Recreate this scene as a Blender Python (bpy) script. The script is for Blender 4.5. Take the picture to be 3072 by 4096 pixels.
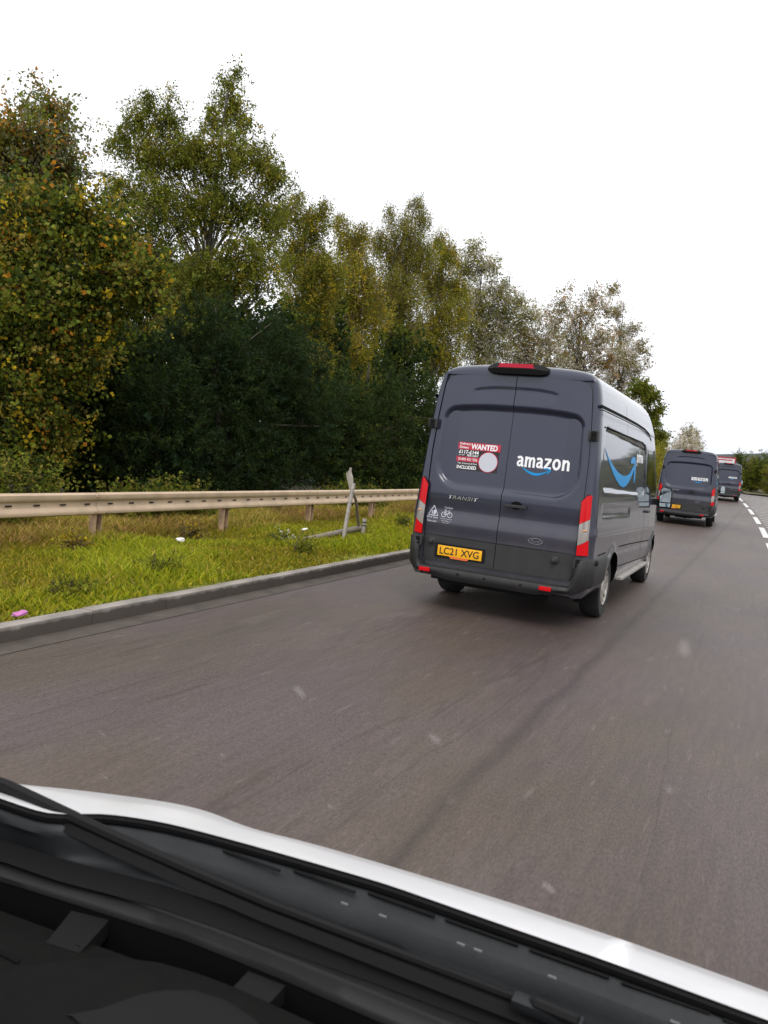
import bpy, bmesh, math, random
import numpy as np
from mathutils import Vector, Matrix

for o in list(bpy.data.objects):
    bpy.data.objects.remove(o, do_unlink=True)
SC = bpy.context.scene
COL = SC.collection
R = math.radians

# ------------------------------------------------------------------ camera
cam_d = bpy.data.cameras.new("camera")
cam_d.sensor_fit = 'VERTICAL'
cam_d.sensor_height = 36.0
cam_d.sensor_width = 27.0
cam_d.lens = 3181.4 / 4096.0 * 36.0
cam_d.dof.use_dof = True; cam_d.dof.focus_distance = 10.0; cam_d.dof.aperture_fstop = 9.0
cam_d.clip_start = 0.02
cam_d.clip_end = 6000
cam = bpy.data.objects.new("camera", cam_d)
COL.objects.link(cam)
EYE = 1.7003
_r = Vector((0.89567389, 0.43382676, 0.09778867))
_u = Vector((-0.12224769, 0.02876639, 0.99208266))
_f = Vector((-0.42757898, 0.90053697, -0.07879962))
cam.matrix_world = Matrix(((_r.x, _u.x, -_f.x, 0), (_r.y, _u.y, -_f.y, 0), (_r.z, _u.z, -_f.z, EYE), (0, 0, 0, 1)))
SC.camera = cam

# ------------------------------------------------------------------ world: bright overcast
W = bpy.data.worlds.new("World")
SC.world = W
W.use_nodes = True
wn, wl = W.node_tree.nodes, W.node_tree.links
wn.clear()
out = wn.new('ShaderNodeOutputWorld')
bg = wn.new('ShaderNodeBackground'); bg.inputs['Strength'].default_value = 0.1
sky = wn.new('ShaderNodeTexSky'); sky.sky_type = 'NISHITA'; sky.sun_disc = False
sky.sun_elevation = R(52); sky.sun_rotation = R(150)
sky.air_density = 1.0; sky.dust_density = 4.0
tc = wn.new('ShaderNodeTexCoord')
sep = wn.new('ShaderNodeSeparateXYZ'); wl.new(tc.outputs['Generated'], sep.inputs[0])
ramp = wn.new('ShaderNodeValToRGB')          # CIE overcast: zenith brighter than horizon
wl.new(sep.outputs['Z'], ramp.inputs[0])
ramp.color_ramp.elements[0].position = 0.0; ramp.color_ramp.elements[0].color = (0.60, 0.62, 0.69, 1)
ramp.color_ramp.elements[1].position = 1.0; ramp.color_ramp.elements[1].color = (1.0, 1.0, 1.0, 1)
e = ramp.color_ramp.elements.new(0.14); e.color = (0.93, 0.94, 0.98, 1)
e = ramp.color_ramp.elements.new(0.05); e.color = (0.76, 0.78, 0.84, 1)
mp = wn.new('ShaderNodeMapping'); mp.inputs['Scale'].default_value = (2, 2, 7)
nz = wn.new('ShaderNodeTexNoise'); nz.inputs['Scale'].default_value = 1.6; nz.inputs['Detail'].default_value = 4
wl.new(tc.outputs['Generated'], mp.inputs[0]); wl.new(mp.outputs[0], nz.inputs['Vector'])
mr = wn.new('ShaderNodeMapRange'); mr.inputs[1].default_value = 0.3; mr.inputs[2].default_value = 0.7
mr.inputs[3].default_value = 15.0; mr.inputs[4].default_value = 17.5
wl.new(nz.outputs['Fac'], mr.inputs[0])
mul = wn.new('ShaderNodeVectorMath'); mul.operation = 'SCALE'
wl.new(ramp.outputs['Color'], mul.inputs[0]); wl.new(mr.outputs[0], mul.inputs['Scale'])
mix = wn.new('ShaderNodeMix'); mix.data_type = 'RGBA'; mix.inputs[0].default_value = 0.9
wl.new(sky.outputs[0], mix.inputs[6]); wl.new(mul.outputs[0], mix.inputs[7])
wl.new(mix.outputs[2], bg.inputs['Color']); wl.new(bg.outputs[0], out.inputs[0])

# ------------------------------------------------------------------ sun behind cloud
sun_d = bpy.data.lights.new("sun", 'SUN'); sun_d.energy = 1.4; sun_d.angle = R(25); sun_d.color = (1, 0.97, 0.92)
sun = bpy.data.objects.new("sun", sun_d); COL.objects.link(sun)
az = R(150); el = R(52)
sd = Vector((math.sin(az) * math.cos(el), math.cos(az) * math.cos(el), math.sin(el)))
sun.rotation_euler = (-sd).to_track_quat('-Z', 'Y').to_euler()

SC.view_settings.view_transform = 'Standard'
SC.view_settings.look = 'None'
SC.view_settings.exposure = 0.0
SC.view_settings.gamma = 1.0
SC.view_settings.use_curve_mapping = False
SC.cycles.max_bounces = 8
SC.cycles.transparent_max_bounces = 12
SC.cycles.use_denoising = True

# ------------------------------------------------------------------ helpers
def tag(o, label=None, cat=None, group=None, kind=None):
    if label: o['label'] = label
    if cat: o['category'] = cat
    if group: o['group'] = group
    if kind: o['kind'] = kind
    return o

def empty(name, loc=(0, 0, 0), rz=0.0):
    o = bpy.data.objects.new(name, None); COL.objects.link(o)
    o.location = loc; o.rotation_euler = (0, 0, rz)
    o.empty_display_size = 0.1
    return o

def mesh_np(name, V, F, mats, smooth=False, sharp=None):
    """V (n,3), F (m,4) or (m,3) int array or list of lists"""
    me = bpy.data.meshes.new(name)
    if isinstance(F, np.ndarray):
        n, k = F.shape
        me.vertices.add(len(V)); me.vertices.foreach_set('co', np.asarray(V, dtype=np.float32).ravel())
        me.loops.add(n * k); me.loops.foreach_set('vertex_index', F.astype(np.int32).ravel())
        me.polygons.add(n); me.polygons.foreach_set('loop_start', (np.arange(n) * k).astype(np.int32))
        me.update(calc_edges=True)
    else:
        me.from_pydata([tuple(v) for v in V], [], [tuple(f) for f in F]); me.update()
    for m in (mats if isinstance(mats, (list, tuple)) else [mats]):
        me.materials.append(m)
    if smooth:
        me.polygons.foreach_set('use_smooth', np.ones(len(me.polygons), dtype=bool))
        if sharp: me.set_sharp_from_angle(angle=R(sharp))
    return me

def link(name, me, parent=None):
    o = bpy.data.objects.new(name, me); COL.objects.link(o)
    if parent is not None: o.parent = parent
    return o

def add(name, V, F, mat, parent=None, smooth=False, sharp=None):
    return link(name, mesh_np(name, V, F, mat, smooth, sharp), parent)

class MB:
    """collects boxes, tubes, grids into one mesh"""
    def __init__(self): self.V = []; self.F = []
    def addvf(self, V, F):
        b = len(self.V); self.V += [tuple(v) for v in V]; self.F += [tuple(i + b for i in f) for f in F]; return self
    def box(self, x0, x1, y0, y1, z0, z1):
        V = [(x, y, z) for z in (z0, z1) for y in (y0, y1) for x in (x0, x1)]
        return self.addvf(V, [(0, 2, 3, 1), (4, 5, 7, 6), (0, 1, 5, 4), (2, 6, 7, 3), (0, 4, 6, 2), (1, 3, 7, 5)])
    def bbox(self, x0, x1, y0, y1, z0, z1, b=0.006):
        """bevelled box"""
        bm = bmesh.new(); bmesh.ops.create_cube(bm, size=1)
        for v in bm.verts:
            v.co = Vector(((x0 + x1) / 2 + v.co.x * (x1 - x0), (y0 + y1) / 2 + v.co.y * (y1 - y0), (z0 + z1) / 2 + v.co.z * (z1 - z0)))
        bmesh.ops.bevel(bm, geom=bm.edges[:], offset=b, segments=2, affect='EDGES', profile=0.7)
        bm.verts.index_update()
        self.addvf([v.co[:] for v in bm.verts], [[v.index for v in f.verts] for f in bm.faces]); bm.free(); return self
    def tube(self, pts, radii, n=8, cap=True):
        pts = [Vector(p) for p in pts]
        if not isinstance(radii, (list, tuple)): radii = [radii] * len(pts)
        rings = []
        V = []; F = []
        up = None
        for i, p in enumerate(pts):
            d = (pts[min(i + 1, len(pts) - 1)] - pts[max(i - 1, 0)]).normalized()
            if up is None:
                up = Vector((0, 0, 1)) if abs(d.z) < 0.9 else Vector((1, 0, 0))
            a = d.cross(up).normalized(); up = a.cross(d).normalized()
            for k in range(n):
                t = 2 * math.pi * k / n
                V.append(p + (a * math.cos(t) + up * math.sin(t)) * radii[i])
        for i in range(len(pts) - 1):
            for k in range(n):
                k2 = (k + 1) % n
                F.append((i * n + k, i * n + k2, (i + 1) * n + k2, (i + 1) * n + k))
        if cap:
            F.append(tuple(range(n))[::-1]); F.append(tuple((len(pts) - 1) * n + k for k in range(n)))
        return self.addvf(V, F)
    def prism(self, poly, axis, a, b):
        """extrude a closed 2D polygon (u,v) along axis from a to b; axis 1: (x,z); axis 0: (y,z); axis 2: (x,y)"""
        def P(u, v, w): return {0: (w, u, v), 1: (u, w, v), 2: (u, v, w)}[axis]
        n = len(poly)
        V = [P(u, v, a) for u, v in poly] + [P(u, v, b) for u, v in poly]
        F = [tuple(range(n))[::-1], tuple(range(n, 2 * n))]
        F += [(i, (i + 1) % n, n + (i + 1) % n, n + i) for i in range(n)]
        return self.addvf(V, F)
    def build(self, name, mat, parent=None, smooth=False, sharp=35):
        me = mesh_np(name, self.V, self.F, mat, smooth, sharp)
        bm = bmesh.new(); bm.from_mesh(me); bmesh.ops.recalc_face_normals(bm, faces=bm.faces); bm.to_mesh(me); bm.free()
        return link(name, me, parent)

def gridF(nu, nv, closed_u=False):
    i, j = np.meshgrid(np.arange(nu if closed_u else nu - 1), np.arange(nv - 1), indexing='ij')
    i2 = (i + 1) % nu
    return np.stack([i * nv + j, i2 * nv + j, i2 * nv + j + 1, i * nv + j + 1], -1).reshape(-1, 4)

def grid(fn, us, vs):
    V = np.array([fn(u, v) for u in us for v in vs], dtype=float)
    return V, gridF(len(us), len(vs))

def sstep(a, b, x):
    t = np.clip((x - a) / (b - a), 0, 1); return t * t * (3 - 2 * t)

def lerp_tab(tab, x):
    return float(np.interp(x, [t[0] for t in tab], [t[1] for t in tab]))

# ------------------------------------------------------------------ materials
MATS = {}
def mat(name, col, rough=0.6, metal=0.0, coat=0.0, spec=0.5, noise=None, bump=None, coatr=0.08, emit=None):
    """noise=(scale, amount, detail) multiplies the colour; bump=(scale, strength, distance)"""
    m = bpy.data.materials.new(name); m.use_nodes = True
    nt = m.node_tree; b = nt.nodes['Principled BSDF']
    b.inputs['Base Color'].default_value = (*col, 1); b.inputs['Roughness'].default_value = rough
    b.inputs['Metallic'].default_value = metal; b.inputs['Coat Weight'].default_value = coat
    b.inputs['Coat Roughness'].default_value = coatr; b.inputs['Specular IOR Level'].default_value = spec
    if noise or bump:
        t = nt.nodes.new('ShaderNodeTexCoord')
    if noise:
        n = nt.nodes.new('ShaderNodeTexNoise'); n.inputs['Scale'].default_value = noise[0]; n.inputs['Detail'].default_value = noise[2] if len(noise) > 2 else 4
        nt.links.new(t.outputs['Object'], n.inputs['Vector'])
        r = nt.nodes.new('ShaderNodeMapRange'); r.inputs[1].default_value = 0.25; r.inputs[2].default_value = 0.75
        r.inputs[3].default_value = 1 - noise[1]; r.inputs[4].default_value = 1 + noise[1]
        nt.links.new(n.outputs['Fac'], r.inputs[0])
        s = nt.nodes.new('ShaderNodeVectorMath'); s.operation = 'SCALE'; s.inputs[0].default_value = col
        nt.links.new(r.outputs[0], s.inputs['Scale']); nt.links.new(s.outputs[0], b.inputs['Base Color'])
    if bump:
        n2 = nt.nodes.new('ShaderNodeTexNoise'); n2.inputs['Scale'].default_value = bump[0]; n2.inputs['Detail'].default_value = 3
        nt.links.new(t.outputs['Object'], n2.inputs['Vector'])
        bp = nt.nodes.new('ShaderNodeBump'); bp.inputs['Strength'].default_value = bump[1]; bp.inputs['Distance'].default_value = bump[2]
        nt.links.new(n2.outputs['Fac'], bp.inputs['Height']); nt.links.new(bp.outputs[0], b.inputs['Normal'])
    MATS[name] = m
    return m

def paint_mat():
    """dark blue-grey coat with road dust gathering low on the body"""
    m = mat('van_paint', (0.017, 0.022, 0.048), 0.45, 0.2, coat=1.0, coatr=0.04, spec=0.3)
    nt = m.node_tree; b = nt.nodes['Principled BSDF']
    t = nt.nodes.new('ShaderNodeTexCoord'); s = nt.nodes.new('ShaderNodeSeparateXYZ'); nt.links.new(t.outputs['Object'], s.inputs[0])
    n = nt.nodes.new('ShaderNodeTexNoise'); n.inputs['Scale'].default_value = 3.0; n.inputs['Detail'].default_value = 8
    nt.links.new(t.outputs['Object'], n.inputs['Vector'])
    r = nt.nodes.new('ShaderNodeMapRange'); r.inputs[1].default_value = 1.5; r.inputs[2].default_value = 0.35; r.inputs[3].default_value = 0.0; r.inputs[4].default_value = 0.75
    nt.links.new(s.outputs['Z'], r.inputs[0])
    mu = nt.nodes.new('ShaderNodeMath'); mu.operation = 'MULTIPLY'; nt.links.new(r.outputs[0], mu.inputs[0]); nt.links.new(n.outputs['Fac'], mu.inputs[1])
    mx = nt.nodes.new('ShaderNodeMix'); mx.data_type = 'RGBA'; nt.links.new(mu.outputs[0], mx.inputs[0])
    mx.inputs[6].default_value = (0.017, 0.022, 0.048, 1); mx.inputs[7].default_value = (0.15, 0.13, 0.11, 1)
    nt.links.new(mx.outputs[2], b.inputs['Base Color'])
    a = nt.nodes.new('ShaderNodeMath'); a.operation = 'MULTIPLY_ADD'; nt.links.new(mu.outputs[0], a.inputs[0]); a.inputs[1].default_value = 0.5; a.inputs[2].default_value = 0.035
    nt.links.new(a.outputs[0], b.inputs['Coat Roughness'])
    return m
PAINT = paint_mat()
DARKPL = mat('grey_plastic', (0.026, 0.026, 0.027), 0.6, noise=(6, 0.25), bump=(220, 0.15, 0.002))
BLACK = mat('black_rubber', (0.006, 0.006, 0.0065), 0.7, spec=0.25)
SEAM = mat('seam_black', (0.006, 0.006, 0.007), 0.9, spec=0.1)
WELL = mat('wheel_well_black', (0.006, 0.006, 0.006), 0.95, spec=0.05)
TYRE = mat('tyre_rubber', (0.018, 0.017, 0.017), 0.85, noise=(30, 0.3))
SILVER = mat('dusty_silver', (0.42, 0.39, 0.36), 0.45, 0.5, noise=(12, 0.25))
REDL = mat('red_lens', (0.60, 0.002, 0.006), 0.3, coat=0.25, spec=0.2)
CLEARL = mat('clear_lens', (0.36, 0.33, 0.31), 0.15, 0.3, coat=0.7)
ORANGEL = mat('amber_bulb', (0.60, 0.30, 0.14), 0.3)
GLASSD = mat('dark_glass', (0.012, 0.013, 0.015), 0.03, coat=1.0)
MIRROR = mat('mirror_glass', (0.30, 0.34, 0.35), 0.03, 1.0)
WHITE = mat('white_vinyl', (0.86, 0.86, 0.88), 0.5)
BLUEV = mat('blue_vinyl', (0.008, 0.27, 0.62), 0.4, spec=0.25)
REDV = mat('red_vinyl', (0.48, 0.02, 0.05), 0.5)
BLACKV = mat('black_vinyl', (0.018, 0.013, 0.014), 0.5)
PLATE = mat('yellow_plate', (0.90, 0.44, 0.006), 0.4)
PLATEK = mat('plate_black', (0.02, 0.015, 0.01), 0.5)
ORANGEV = mat('orange_vinyl', (0.75, 0.16, 0.03), 0.5)
CHROME = mat('badge_chrome', (0.62, 0.63, 0.66), 0.2, 0.9)
BADGE = mat('badge_dark', (0.02, 0.03, 0.06), 0.3, coat=0.5)
PALEV = mat('pale_vinyl', (0.55, 0.56, 0.62), 0.5)

# ------------------------------------------------------------------ road geometry functions
def curve(y):
    """sideways drift of the road as it bends gently left"""
    return -0.0005 * y * y if y > 0 else 0.0
def rise(y):
    if y < 25: return 0.0
    if y < 65: return 0.00025 * (y - 25) ** 2
    return 0.4 + 0.02 * (y - 65) if y < 140 else 1.9
def kerbx(y): return -4.90 + curve(y)
def dashx(y): return 0.62 + curve(y)

JOINTX = -1.21
def asphalt():
    m = bpy.data.materials.new('asphalt'); m.use_nodes = True
    nt = m.node_tree; L = nt.links; b = nt.nodes['Principled BSDF']
    b.inputs['Roughness'].default_value = 0.56; b.inputs['Specular IOR Level'].default_value = 0.5
    t = nt.nodes.new('ShaderNodeTexCoord')
    def noise(scale, detail, vec=(1, 1, 1), rough=0.55):
        mp = nt.nodes.new('ShaderNodeMapping'); mp.inputs['Scale'].default_value = vec
        L.new(t.outputs['Object'], mp.inputs[0])
        n = nt.nodes.new('ShaderNodeTexNoise'); n.inputs['Scale'].default_value = scale; n.inputs['Detail'].default_value = detail; n.inputs['Roughness'].default_value = rough
        L.new(mp.outputs[0], n.inputs['Vector']); return n
    def ramp(src, stops):
        r = nt.nodes.new('ShaderNodeValToRGB'); L.new(src, r.inputs[0])
        els = r.color_ramp.elements
        els[0].position, els[0].color = stops[0][0], (*stops[0][1], 1)
        els[1].position, els[1].color = stops[-1][0], (*stops[-1][1], 1)
        for p, c in stops[1:-1]:
            e = els.new(p); e.color = (*c, 1)
        return r
    def mixc(f, a, c, mode='MIX', fac=None):
        x = nt.nodes.new('ShaderNodeMix'); x.data_type = 'RGBA'; x.blend_type = mode
        if fac is not None: x.inputs[0].default_value = fac
        else: L.new(f, x.inputs[0])
        L.new(a, x.inputs[6]); L.new(c, x.inputs[7]); return x.outputs[2]
    big = ramp(noise(0.6, 5, (1, 0.3, 1)).outputs['Fac'], [(0.3, (0.057, 0.0415, 0.034)), (0.5, (0.077, 0.0575, 0.051)), (0.72, (0.092, 0.071, 0.067))])
    streak = ramp(noise(22, 4, (1, 0.10, 1)).outputs['Fac'], [(0.3, (0.84, 0.84, 0.84)), (0.7, (1.16, 1.155, 1.15))])
    fine = ramp(noise(85, 3, (1, 0.30, 1), 0.75).outputs['Fac'], [(0.28, (0.50, 0.50, 0.50)), (0.5, (0.97, 0.97, 0.97)), (0.72, (1.50, 1.47, 1.45))])
    hue = ramp(noise(0.9, 4, (1, 0.45, 1)).outputs['Fac'], [(0.40, (1.03, 1.0, 0.86)), (0.60, (1.0, 0.97, 1.06))])
    c0 = mixc(None, big.outputs[0], hue.outputs[0], 'MULTIPLY', 1.0)
    c = mixc(None, c0, streak.outputs[0], 'MULTIPLY', 0.9)
    c = mixc(None, c, fine.outputs[0], 'MULTIPLY', 0.8)
    # pale scuffs and scattered light chippings dragged along the lane
    sc = ramp(noise(2.6, 3, (1, 0.22, 1), 0.6).outputs['Fac'], [(0.62, (0, 0, 0)), (0.80, (1, 1, 1))])
    pale = nt.nodes.new('ShaderNodeRGB'); pale.outputs[0].default_value = (0.19, 0.155, 0.14, 1)
    k = nt.nodes.new('ShaderNodeMath'); k.operation = 'MULTIPLY'; k.inputs[1].default_value = 0.35; L.new(sc.outputs[0], k.inputs[0])
    c = mixc(k.outputs[0], c, pale.outputs[0])
    # short pale drag marks
    dm = ramp(noise(16, 2, (1, 0.16, 1), 0.5).outputs['Fac'], [(0.65, (0, 0, 0)), (0.74, (1, 1, 1))])
    k2 = nt.nodes.new('ShaderNodeMath'); k2.operation = 'MULTIPLY'; k2.inputs[1].default_value = 0.32; L.new(dm.outputs[0], k2.inputs[0])
    c = mixc(k2.outputs[0], c, pale.outputs[0])
    # sealed crack joint: thin dark wandering lines
    dk = ramp(noise(0.9, 6, (1, 0.06, 1), 0.5).outputs['Fac'], [(0.495, (1, 1, 1)), (0.5, (0.5, 0.5, 0.5)), (0.505, (1, 1, 1))])
    c = mixc(None, c, dk.outputs[0], 'MULTIPLY', 0.55)
    # the lengthways joint between two laid strips, opened into a ragged dark crack
    sp4 = nt.nodes.new('ShaderNodeSeparateXYZ'); L.new(t.outputs['Object'], sp4.inputs[0])
    wv = nt.nodes.new('ShaderNodeMath'); wv.operation = 'MULTIPLY_ADD'; wv.inputs[1].default_value = 0.16; wv.inputs[2].default_value = JOINTX - 0.08
    L.new(noise(1.3, 5, (1, 1, 1), 0.6).outputs['Fac'], wv.inputs[0])
    df = nt.nodes.new('ShaderNodeMath'); df.operation = 'SUBTRACT'; L.new(sp4.outputs['X'], df.inputs[0]); L.new(wv.outputs[0], df.inputs[1])
    ab = nt.nodes.new('ShaderNodeMath'); ab.operation = 'ABSOLUTE'; L.new(df.outputs[0], ab.inputs[0])
    jn = ramp(ab.outputs[0], [(0.0, (0.55, 0.53, 0.52)), (0.012, (0.62, 0.60, 0.59)), (0.06, (0.88, 0.87, 0.87)), (0.10, (1, 1, 1))])
    c = mixc(None, c, jn.outputs[0], 'MULTIPLY', 0.9)
    L.new(c, b.inputs['Base Color'])
    bp = nt.nodes.new('ShaderNodeBump'); bp.inputs['Strength'].default_value = 0.7; bp.inputs['Distance'].default_value = 0.006
    L.new(noise(160, 2).outputs['Fac'], bp.inputs['Height']); L.new(bp.outputs[0], b.inputs['Normal'])
    return m
ASPH = asphalt()
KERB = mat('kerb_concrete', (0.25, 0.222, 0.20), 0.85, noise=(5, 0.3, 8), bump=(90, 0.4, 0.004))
def kerb_dirt_shade():  # paints shade plus splash dirt on the kerb face, below the sky-lit top
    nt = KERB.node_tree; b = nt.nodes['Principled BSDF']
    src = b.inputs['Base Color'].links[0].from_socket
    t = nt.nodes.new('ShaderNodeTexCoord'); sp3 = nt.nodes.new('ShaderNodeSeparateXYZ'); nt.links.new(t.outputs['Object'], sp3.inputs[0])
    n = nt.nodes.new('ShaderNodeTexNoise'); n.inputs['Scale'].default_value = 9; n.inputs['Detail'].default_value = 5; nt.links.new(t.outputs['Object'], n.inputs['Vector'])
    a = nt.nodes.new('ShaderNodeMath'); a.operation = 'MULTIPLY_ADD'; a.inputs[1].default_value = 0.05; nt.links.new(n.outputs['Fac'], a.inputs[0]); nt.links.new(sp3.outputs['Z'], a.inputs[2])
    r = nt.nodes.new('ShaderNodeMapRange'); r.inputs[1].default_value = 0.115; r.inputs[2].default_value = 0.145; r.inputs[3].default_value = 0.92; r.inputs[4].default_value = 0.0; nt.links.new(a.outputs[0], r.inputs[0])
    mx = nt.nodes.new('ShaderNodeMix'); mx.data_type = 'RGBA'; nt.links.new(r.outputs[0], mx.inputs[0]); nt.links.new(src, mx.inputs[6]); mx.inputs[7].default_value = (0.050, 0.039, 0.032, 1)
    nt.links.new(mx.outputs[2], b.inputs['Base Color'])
kerb_dirt_shade()
CHANNEL = mat('gutter_dirt', (0.065, 0.052, 0.043), 0.9, noise=(4, 0.35, 8))
PAINTW = mat('road_paint', (0.62, 0.61, 0.59), 0.6, noise=(14, 0.28, 8))
PAINTH = mat('worn_road_paint', (0.44, 0.425, 0.41), 0.7, noise=(9, 0.35, 8))
SOIL = mat('soil', (0.055, 0.048, 0.026), 0.95, noise=(2.5, 0.5, 8), bump=(14, 0.6, 0.05))
TURF = mat('turf_soil', (0.20, 0.21, 0.02), 0.95, noise=(3, 0.45, 8), bump=(25, 0.6, 0.03))

# ------------------------------------------------------------------ ground sheet reaching the horizon
def ground():
    ys = np.concatenate([np.linspace(-400, -10, 12), np.arange(0, 150, 5), np.linspace(150, 3000, 16)])
    xs = np.concatenate([np.linspace(-2500, -60, 10), np.linspace(-40, -13, 6), np.linspace(-11, 30, 12), np.linspace(45, 2500, 10)])
    V = [(x, y, rise(y) - 0.09 + (0.0 if abs(x + 4) < 25 else 0)) for x in xs for y in ys]
    o = add('ground', np.array(V), gridF(len(xs), len(ys)), SOIL, None, True)
    tag(o, 'dark soil ground under the trees and road', kind='structure'); return o
ground()

ROADY = np.concatenate([np.arange(-30, 25, 2.5), np.arange(25, 140, 2.0)])
def strip_xy(fa, fb, ys, dz, nx=2):
    us = np.linspace(0, 1, nx)
    V = [(fa(y) + (fb(y) - fa(y)) * u, y, rise(y) + dz) for u in us for y in ys]
    return np.array(V), gridF(nx, len(ys))
def roadR(y):
    if y < 78: return 9.5
    if y < 84: return 9.5 - (9.5 - (dashx(y) + 0.9)) * sstep(78, 83.5, y)
    return dashx(y) + 0.9
V, F = strip_xy(kerbx, roadR, ROADY, 0.0, 6)
road = add('road', V, F, ASPH, None, True)
tag(road, 'grey worn asphalt carriageway curving gently left', kind='structure')

# gutter channel along the kerb foot
V, F = strip_xy(lambda y: kerbx(y), lambda y: kerbx(y) + 0.24, ROADY, 0.004)
ch = add('gutter_channel', V, F, CHANNEL, None, True); tag(ch, 'dirty gutter channel at the foot of the kerb', kind='structure')

# kerb: separate kerbstones, each its own piece
kerb = empty('kerb'); tag(kerb, 'pale concrete kerb edging the grass verge', kind='structure')
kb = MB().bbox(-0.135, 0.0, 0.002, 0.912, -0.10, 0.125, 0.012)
kme = None
y = -1.5; i = 0
rnd = random.Random(4)
while y < 76:
    if kme is None:
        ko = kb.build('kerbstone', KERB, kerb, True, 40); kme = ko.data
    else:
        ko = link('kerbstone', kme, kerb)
    ko.location = (kerbx(y) + rnd.uniform(-0.004, 0.004), y, rise(y) + rnd.uniform(-0.004, 0.004))
    ko.rotation_euler = (0, 0, math.atan(0.001 * max(y, 0)) + rnd.uniform(-0.002, 0.002))
    y += 0.914

# verge turf
def vergeZ(x, y):
    d = (kerbx(y) - 0.13) - x
    return rise(y) + 0.115 - 0.20 * float(sstep(0.4, 3.6, d)) + 0.02 * math.sin(x * 2.1 + y * 0.9) + 0.015 * math.sin(y * 2.3)
ys = np.arange(-4, 80, 0.8); us = np.linspace(0, 1, 14)
V = [((kerbx(y) - 0.10) + (-7.5) * u, y, vergeZ((kerbx(y) - 0.10) - 7.5 * u, y) if u > 0 else rise(y) + 0.10) for u in us for y in ys]
vg = add('verge', np.array(V), gridF(len(us), len(ys)), TURF, None, True)
tag(vg, 'grass verge between kerb and guard rail', kind='structure')

# far verge on the right, beyond the hatched area
V = []
for x in np.linspace(-2.2, 40, 14):
    for y in np.linspace(0, 70, 30):
        yy = 83.5 + y
        xx = x if x > 0 else dashx(yy) + 0.95 + (x + 2.2) * 0.2
        V.append((xx, yy, rise(yy) + 0.10 + 0.012 * y))
DULL = mat('dull_turf', (0.085, 0.080, 0.035), 0.95, noise=(1.5, 0.4, 8))
rv = add('far_verge', np.array(V), gridF(14, 30), DULL, None, True); tag(rv, 'rough grass verge ahead on the right', kind='structure')
V = [(x, y, rise(y) + 0.06) for x in np.linspace(9.5, 32, 8) for y in np.linspace(-30, 83.4, 40)]
rv2 = add('side_verge', np.array(V), gridF(8, 40), DULL, None, True); tag(rv2, 'grass verge along the right of the road', kind='structure')

# painted marks
dash_me = None
for k in range(-3, 9):
    y0 = 29.3 + 9.05 * k; y1 = y0 + 6.3
    ys = np.linspace(y0, y1, 8)
    V, F = strip_xy(lambda y: dashx(y) - 0.10, lambda y: dashx(y) + 0.10, ys, 0.005)
    add('lane_dash', V, F, PAINTW, road)
y = 34.0
while y < 82:
    x0 = dashx(y) + 0.20
    xe = roadR(y) - 0.25
    xs = np.linspace(x0, min(xe, 8.5), 8); w = 0.42
    V = [(x, yy + 0.07 * (x - x0), rise(yy) + 0.005) for x in xs for yy in (y, y + w)]
    if xe > x0 + 0.3:
        add('hatch_bar', np.array(V), gridF(len(xs), 2), PAINTH, road)
    y += 1.9

# ------------------------------------------------------------------ delivery van
SHELL = [(0.30, 0.90), (0.40, 0.975), (0.55, 1.005), (0.80, 1.02), (1.0, 1.02), (1.2, 1.008), (1.45, 0.988), (1.8, 0.964), (2.1, 0.941), (2.3, 0.921), (2.45, 0.899), (2.56, 0.876)]
def hw(z): return lerp_tab(SHELL, z)
DOOR_E = [(0.5, 0.842), (0.8, 0.847), (1.2, 0.860), (1.45, 0.868), (1.75, 0.868), (2.18, 0.844), (2.45, 0.820), (2.62, 0.800)]
def door_edge(z): return lerp_tab(DOOR_E, z)
def rake(z):
    t = max(0.0, z - 1.0) / 1.65
    return 0.125 * t ** 1.25
def plan(y):
    return float(np.interp(y, [0, 4.2, 5.0, 5.4, 5.7, 5.85, 5.98], [1, 1, 0.985, 0.955, 0.89, 0.82, 0.70]))
def topz(y):
    return float(np.interp(y, [0, 3.0, 3.45, 3.8, 4.1, 4.3, 4.5, 5.15, 5.3, 5.7, 5.88, 5.98], [2.74, 2.735, 2.71, 2.64, 2.52, 2.40, 2.22, 1.44, 1.33, 1.12, 0.95, 0.62]))
WY = (1.20, 4.95); WR = 0.352
def rbox(y, z, cy, cz, hy, hz, r):
    qx = abs(y - cy) - hy + r; qz = abs(z - cz) - hz + r
    return math.hypot(max(qx, 0), max(qz, 0)) + min(max(qx, qz), 0) - r
def sidedisp(y, z):
    d = 0.0
    zt = z + 0.024 * y
    s = rbox(y, zt, 1.93, 1.83, 1.62, 0.345, 0.14)
    d -= 0.016 * float(sstep(0.0, -0.035, s))
    s2 = rbox(y, zt, 1.30, 1.275, 0.95, 0.07, 0.04)
    d -= 0.012 * float(sstep(0.0, -0.03, s2))
    for wy in WY:
        r = math.hypot(y - wy, (z - WR) * 1.0)
        d += 0.026 * float(1 - sstep(0.43, 0.53, r)) * (1 if z > 0.2 else 0)
    d += 0.010 * float(1 - sstep(0.74 - 0.024 * y, 0.80 - 0.024 * y, z)) * float(sstep(0.36, 0.50, z))
    d += 0.008 * math.exp(-((zt - 1.02) / 0.06) ** 2)
    # fold below gutter
    d += 0.006 * math.exp(-((z - 2.30) / 0.03) ** 2)
    return d
def sidex(y, z):
    return (hw(z) + sidedisp(y, z)) * plan(y)

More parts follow.
